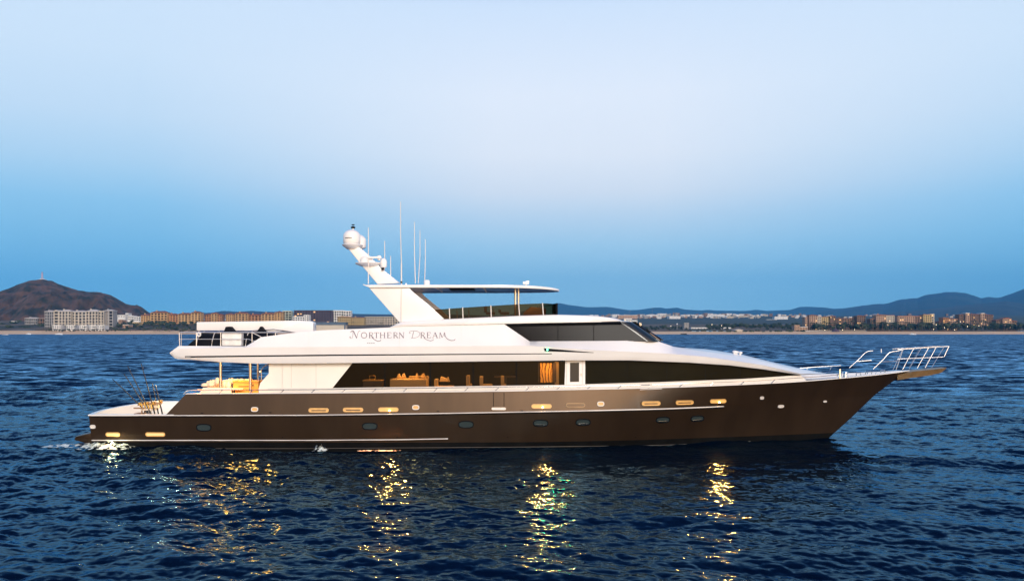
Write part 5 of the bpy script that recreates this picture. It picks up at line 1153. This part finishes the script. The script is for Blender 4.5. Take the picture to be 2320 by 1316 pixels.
# town spread over the plain: single small houses
def house_mesh(w, d, h, m, kind, rm):
    b = MB(); b.box(-w/2, w/2, 0, d, -4, h, 0)
    n = max(2, int(w / 5))
    for k in range(n):
        x = -w/2 + w * (k + .5) / n
        for fl in range(max(1, int(h / 3.4))): b.box(x - .8, x + .8, -.06, .02, fl * 3.2 + 1.0, fl * 3.2 + 2.5, 1)
    i0 = len(b.f); roof_piece(b, kind, 0 - w/2, w/2, 0, d, h + .02, 1.2 if kind != 'flat' else .8, .5)
    for i in range(i0, len(b.m)): b.m[i] = 2
    return b.mesh('town_house', [m, M['win'], rm])
kinds = [('white flat roofed house in the far hillside town beyond the bow', house_mesh(15, 10, 7, W_, 'flat', W_)), ('cream flat roofed house in the far hillside town', house_mesh(20, 12, 6.5, C_, 'flat', C_)), ('pink house with a terracotta roof in the far hillside town', house_mesh(13, 11, 6, P_, 'hip', T_)), ('grey concrete house in the far hillside town', house_mesh(14, 10, 9, M['greyw'], 'flat', M['greyw'])), ('long low white warehouse in the far hillside town', house_mesh(48, 20, 9, W_, 'flat', W_)), ('brown apartment house in the far hillside town', house_mesh(17, 12, 12, B_, 'flat', M['greyw']))]
rt = random.Random(21); cnt = 0
while cnt < 285:
    D = rt.choice([rt.uniform(2500, 3300), rt.uniform(3000, 4300)]); px = rt.triangular(1270, 1960, 1520) if cnt < 240 else rt.uniform(1560, 2260)
    dens = math.sin(px * .045 + D * .004) + math.sin(px * .013 - D * .007)
    if dens < -.5 and rt.random() < .8: continue
    k = rt.choices(range(6), (34, 24, 22, 20, 5, 8))[0]
    if px > 1700 and k == 4: continue
    o = bpy.data.objects.new('town_house', kinds[k][1]); COL.objects.link(o)
    z = gz(px, D) + float(fbm(np.array(wx(px, D)*.003), np.array(D*.003), seed=5)) * 10 + 1.0
    o.location = (wx(px, D), D, z); o.rotation_euler.z = rt.uniform(-.5, .5); s_ = rt.uniform(.45, .95); o.scale = (s_ * rt.uniform(.8, 1.3), s_, s_)
    tag(o, kinds[k][0], 'house', 'houses of the far hillside town'); cnt += 1
for px, D, w, h, lab in ((1395, 2900, 26, 8, 'wide white shed highest at the left of the far town'), (1422, 2450, 60, 9, 'long pinkish warehouse roofline behind the wheelhouse windscreen'), (1500, 3500, 40, 8, 'large white warehouse in the middle of the far town'), (1608, 4000, 36, 10, 'white hall standing highest on the far town ridge'), (1480, 3050, 50, 6, 'long white factory in the far town'), (1770, 2400, 40, 5, 'white greenhouse row on the dark plain')):
    o = bpy.data.objects.new('warehouse', house_mesh(w, 22, h, W_ if 'white' in lab else P_, 'flat', W_)); COL.objects.link(o); o.location = (wx(px, D), D, gz(px, D) + 1.5); tag(o, lab, 'warehouse', 'warehouses of the far town')
for px, D, py in ((1427, 3600, 704), (1478, 5000, 697), (1534, 1260, 735)):
    zg = gz(px, D); h = wz(py, D) - zg; o = empty('mast_pole', (wx(px, D), D, zg), {1427: 'slim pale mast standing at the left of the far town', 1478: 'tiny mast on the low blue ridge', 1534: 'thin pole on the beach beside the concrete building'}[px], 'mast')
    b = MB(); b.tube([(0, 0, 0), (0, 0, h)], .5, 6, r1=.3); b.build('pole', M['pole'], o); b = MB(); b.box(-.9, .9, -.9, .9, h, h + 1.6); b.build('head', W_, o)

# trees
def crown_mesh(kind, seed):
    rr = random.Random(seed); b = MB()
    if kind == 'round':
        for k in range(10):
            a, r, z = rr.uniform(0, 2*PI), rr.uniform(0, 2.2), rr.uniform(2.4, 6)
            b.blob((r*math.cos(a), r*math.sin(a), z), (rr.uniform(1.0, 1.9),)*2 + (rr.uniform(.8, 1.4),), rr.random(), 1, jit=.35)
        for k in range(90):
            a, r, z = rr.uniform(0, 2*PI), rr.uniform(1.2, 3.6), rr.uniform(1.6, 7.2); c = Vector((r*math.cos(a), r*math.sin(a), z)); u = Vector((rr.uniform(-1, 1), rr.uniform(-1, 1), rr.uniform(-1, 1))).normalized() * .5; w = u.cross(Vector((rr.uniform(-1, 1), .3, 1))).normalized() * .35
            b.add([c - u, c + w, c + u], [(0, 1, 2)])
    elif kind == 'low':
        for k in range(12): b.blob((rr.uniform(-5, 5), rr.uniform(-2, 2), rr.uniform(.6, 2.0)), (rr.uniform(1, 2.1), rr.uniform(1, 2), rr.uniform(.8, 1.6)), rr.random(), 1, jit=.4)
    else:
        for k in range(13):
            a = 2*PI*k/13 + rr.uniform(-.2, .2); L = rr.uniform(2.4, 3.2); up_ = rr.uniform(.1, 1.1); P = []
            for j in range(5):
                f = j / 4; P.append(Vector((math.cos(a)*L*f, math.sin(a)*L*f, 8.4 + up_*math.sin(f*2.2) - 1.9*f*f)))
            sd = Vector((-math.sin(a), math.cos(a), 0)); rows = [[P[j] - sd*.42*(1-j/4.4) - Vector((0, 0, .25)), P[j], P[j] + sd*.42*(1-j/4.4) - Vector((0, 0, .25))] for j in range(5)]
            b.grid(rows)
    return b
TR = {}
def proto_tree(kind, seed, m, nm):
    c = crown_mesh(kind, seed).mesh('crown', m, merge=False); b = MB()
    if kind == 'palm': b.tube([(0, 0, -1), (.25, 0, 4), (.0, 0, 8.5)], .28, 6, r1=.18)
    else:
        b.tube([(0, 0, -1), (.1, 0, 1.5), (0, .1, 3.4 if kind == 'round' else 1.0)], .35, 6, r1=.2); b.tube([(0, 0, 1.2 if kind == 'round' else 0), (1.2, .3, 3.2 if kind == 'round' else 1.2)], .16, 5, r1=.08)
    return c, b.mesh('trunk', M['trunk']), nm
protos = dict(round=[proto_tree('round', s_, M[m], 'leafy_tree') for s_, m in ((1, 'leafd'), (2, 'leafm'), (3, 'leafd'))], low=[proto_tree('low', s_, M[m], 'shore_shrub') for s_, m in ((4, 'leafd'), (5, 'leafm'))], palm=[proto_tree('palm', s_, M[m], 'palm_tree') for s_, m in ((6, 'leafm'), (7, 'leafd'))])
rq = random.Random(5)
def plant(kind, px, D, sc, label, cat, group, base=None):
    c, tr, nm = rq.choice(protos[kind]); z = (gz(px, D) if base is None else base) - .3
    t = empty(nm, (wx(px, D), D, z), label, cat, group); t.rotation_euler.z = rq.uniform(0, 6.28); t.scale = (sc*rq.uniform(.85, 1.25),)*2 + (sc,)
    for nm2, me in (('crown', c), ('trunk', tr)):
        o = bpy.data.objects.new(nm2, me); COL.objects.link(o); o.parent = t
zones = [  # kind, n, px range, D range, scale range, label, group
 ('round', 54, (258, 470), (1225, 1320), (.7, 1.25), 'dark leafy tree in the belt below the first ochre hotel', 'trees below the ochre hotels'),
 ('round', 26, (100, 262), (1192, 1204), (.35, .6), 'low dark bush between the white beach villas', 'bushes around the white villas'),
 ('palm', 16, (110, 450), (1192, 1202), (.75, 1.0), 'palm standing at the top of the beach on the left shore', 'palms on the left beach'),
 ('low', 26, (-20, 260), (1245, 1420), (.8, 1.5), 'dark scrubby bush at the foot of the brown hill', 'scrub at the foot of the brown hill'),
 ('low', 22, (250, 470), (1200, 1240), (.7, 1.2), 'low dark shrub on the sand edge of the left shore', 'shrubs on the left beach'),
 ('round', 16, (458, 640), (1290, 1320), (.6, .9), 'dark tree between the ochre hotel row and the white crane', 'trees in front of the ochre row'),
 ('palm', 12, (640, 900), (1250, 1290), (.8, 1.1), 'palm in front of the yellow and cream hotels behind the boat deck', 'palms by the yellow hotel'),
 ('round', 34, (1436, 1560), (1215, 1330), (.5, .95), 'dark tree on the shore between the windscreen and the concrete building', 'trees right of the wheelhouse'),
 ('round', 58, (1600, 1822), (1235, 1420), (.8, 1.25), 'dark tree of the dense grove left of the hotel strip', 'grove left of the hotel strip'),
 ('palm', 52, (1838, 2310), (1222, 1236), (1.0, 1.9), 'palm standing in front of the hotel strip', 'palms along the hotel strip'),
 ('round', 66, (1838, 2330), (1224, 1245), (1.0, 2.0), 'dark round tree in front of the hotel strip', 'trees along the hotel strip'),
 ('low', 20, (1560, 1830), (1196, 1214), (.5, .9), 'low shrub on the sand of the right hand beach flats', 'shrubs on the beach flats'),
]
for kind, n, (a, c), (d0, d1), (s0, s1_), lab, grp in zones:
    for k in range(n): plant(kind, a + (c - a) * (k + rq.uniform(.1, .9)) / n, rq.uniform(d0, d1), rq.uniform(s0, s1_), lab, {'round': 'tree', 'palm': 'palm tree', 'low': 'shrub'}[kind], grp)
# palapas on the left beach
for k, px in enumerate((349, 362, 384, 408, 428, 446)):
    t = empty('thatched_umbrella', (wx(px, 1192), 1192, gz(px, 1192) - .2), 'thatched beach shade on the sand below the ochre hotel', 'beach umbrella', 'thatched shades on the left beach')
    b = MB(); b.tube([(0, 0, 0), (0, 0, 3.4)], .15, 6); b.build('pole', M['trunk'], t); b = MB(); b.lathe([(3.4, 2.4), (2.9, 2.8), (.2, 4.6)], n=10); b.build('canopy', M['thatch'], t)
# street lamps and their glow on the right shore
for k, (px, py, D) in enumerate(((1442, 742, 1210), (1893, 743, 1214), (1869, 748, 1214), (1909, 747.5, 1214), (1936, 747, 1214), (2115, 746.5, 1214), (2140, 742.5, 1216), (2163, 747.5, 1212), (2192, 740, 1216), (2218, 738.5, 1216), (2176, 729, 1240), (2226, 729, 1240), (2121, 736, 1216), (1520, 739, 1225), (1613, 735.5, 1240), (1635, 738, 1240))):
    g = gz(px, D); h = max(wz(py, D) - g, 1.2)
    t = empty('street_lamp', (wx(px, D), D, g), 'small lit globe lamp on a pole by the far beach', 'street lamp', 'lit lamps along the right shore')
    b = MB(); b.tube([(0, 0, -.3), (0, 0, h)], .12, 6); b.build('pole', M['pole'], t); b = MB(); b.blob((0, 0, h + .35), (.42, .42, .4), 1, 2, jit=0); b.build('lamp_globe', M['lampb'], t)
t = empty('beach_tent', (wx(1893, 1200), 1200, gz(1893, 1200)), 'dark peaked beach tent below the stepped hotels', 'tent')
b = MB(); b.lathe([(7, 0), (5, 2.0), (1.2, 4.4), (.3, 7.2)], n=8); b.build('canopy', M['plum'], t); b = MB(); b.tube([(0, 0, 0), (0, 0, 9)], .14, 5); b.build('pole', M['pole'], t)

# small boats off the far beach
def small_boat(px, D, L, H, label, dark=False, cabin=True, mastpx=0):
    t = empty('small_boat', (wx(px, D), D, 0), label, 'boat', 'small boats off the far beach')
    b = MB(); secs = []
    for f in np.linspace(0, 1, 12):
        w = L * .15 * (1 - max(0, (f - .55) / .45) ** 2) + .02; z = H * (.9 + .35 * f * f); x = -L/2 + L * f
        secs.append([(x, -w, z), (x, -w*.85, .1), (x, -w*.3, -.4), (x, w*.3, -.4), (x, w*.85, .1), (x, w, z)])
    b.grid(secs, closed=True); b.add(secs[0], [tuple(range(6))]); b.build('hull', M['boot'] if dark else M['white'], t, smooth=40)
    if cabin:
        b = MB(); b.prism([(-L*.25, H*.8), (L*.18, H*.8), (L*.06, H*1.9), (-L*.18, H*2.0)], -L*.09, L*.09); c = b.build('cabin', M['white'], t, bevel=.05); b = MB(); b.prism([(-L*.20, H*1.25), (L*.115, H*1.25), (L*.07, H*1.65), (-L*.18, H*1.65)], -L*.092, L*.092); b.build('window', M['line'], c)
    if mastpx:
        b = MB(); b.tube([(0, 0, H*.8), (0, 0, mastpx)], .12, 5, r1=.06); b.tube([(0, 0, H*1.6), (-L*.4, 0, H*1.7)], .1, 5); b.build('mast', M['pole'], t)
    return t
small_boat(65, 1100, 6, 1.1, 'tiny white boat nearest the beach left of the cream hotel'); small_boat(134, 1060, 9, 1.1, 'white motorboat moored off the cream hotel'); small_boat(12, 1000, 7, .5, 'low pale boat at the left edge of the bay', cabin=False)
small_boat(1549, 1050, 8, 1.2, 'dark sailing boat with a bare mast off the concrete building', True, False, 13); small_boat(2068, 1060, 9, .9, 'low white speedboat off the hotel strip')
small_boat(846, 420, 6.6, 1.0, 'white cabin boat just showing over the boat deck coaming').location.z = 0

# the water thrown by the hull: stern discharge, side discharge, small buoys of foam
fm = bpy.data.materials.new('churned_water'); fm.use_nodes = True; ft = fm.node_tree; fp = ft.nodes['Principled BSDF']; fp.inputs['Base Color'].default_value = (.75, .80, .72, 1); fp.inputs['Roughness'].default_value = .6
tcn = ft.nodes.new('ShaderNodeTexCoord'); nz = ft.nodes.new('ShaderNodeTexNoise'); nz.inputs['Scale'].default_value = 5; nz.inputs['Detail'].default_value = 8; ft.links.new(tcn.outputs['Object'], nz.inputs[0]); ft.links.new(ramp([(.45, (0, 0, 0, 1)), (.60, (1, 1, 1, 1))], nz.outputs[0], ft), fp.inputs['Alpha'])
def foam(name, px, y, w, d, h, label):
    x = px_xyz(px, 1000, y)[0]; b = MB(); n = 16; rows = []
    for j in range(9):
        v = j / 8 * 2 - 1; rows.append([(u*w/2, v*d/2, .05 + h * max(0, 1 - u*u - v*v) * (1 + .5*math.sin(9*u+5*v))) for u in np.linspace(-1, 1, n)])
    b.grid(rows); o = b.build(name, fm, None, smooth=80); o.location = (x, YC + y, 0.02); tag(o, label, kind='stuff'); return o
foam('stern_foam', 243, -4.1, 2.6, 1.5, .26, 'white churned foam at the yacht stern')
foam('wake_foam', 195, -3.6, 4.2, 1.0, .12, 'pale trail of foam behind the swim platform')
foam('side_foam', 725, -5.0, .7, .8, .22, 'small splash of water beside the hull')
foam('side_foam', 858, -5.2, 2.2, .35, .03, 'thin foam streak beside the hull amidships')
lamp_point('underwater_light', (px_xyz(262, 1000, -4.1)[0], -4.25, .75), 20, (1, .95, .62), parent=yacht, typ='AREA', size=.5)

# haze: the sea air between the camera and the far shore
hz = MB(); hz.box(-9000, 9000, -300, 11500, -3.0, 760)
hm = bpy.data.materials.new('haze_air'); hm.use_nodes = True; ht_ = hm.node_tree; ht_.nodes.clear(); ho = ht_.nodes.new('ShaderNodeOutputMaterial'); pv = ht_.nodes.new('ShaderNodeVolumePrincipled')
pv.inputs['Color'].default_value = (.07, .46, .95, 1); pv.inputs['Density'].default_value = 7.0e-5; pv.inputs['Anisotropy'].default_value = 0.0
ht_.links.new(pv.outputs[0], ho.inputs['Volume'])
o = hz.build('haze', hm, None); tag(o, 'blue sea haze over the bay', kind='stuff'); o.display_type = 'WIRE'
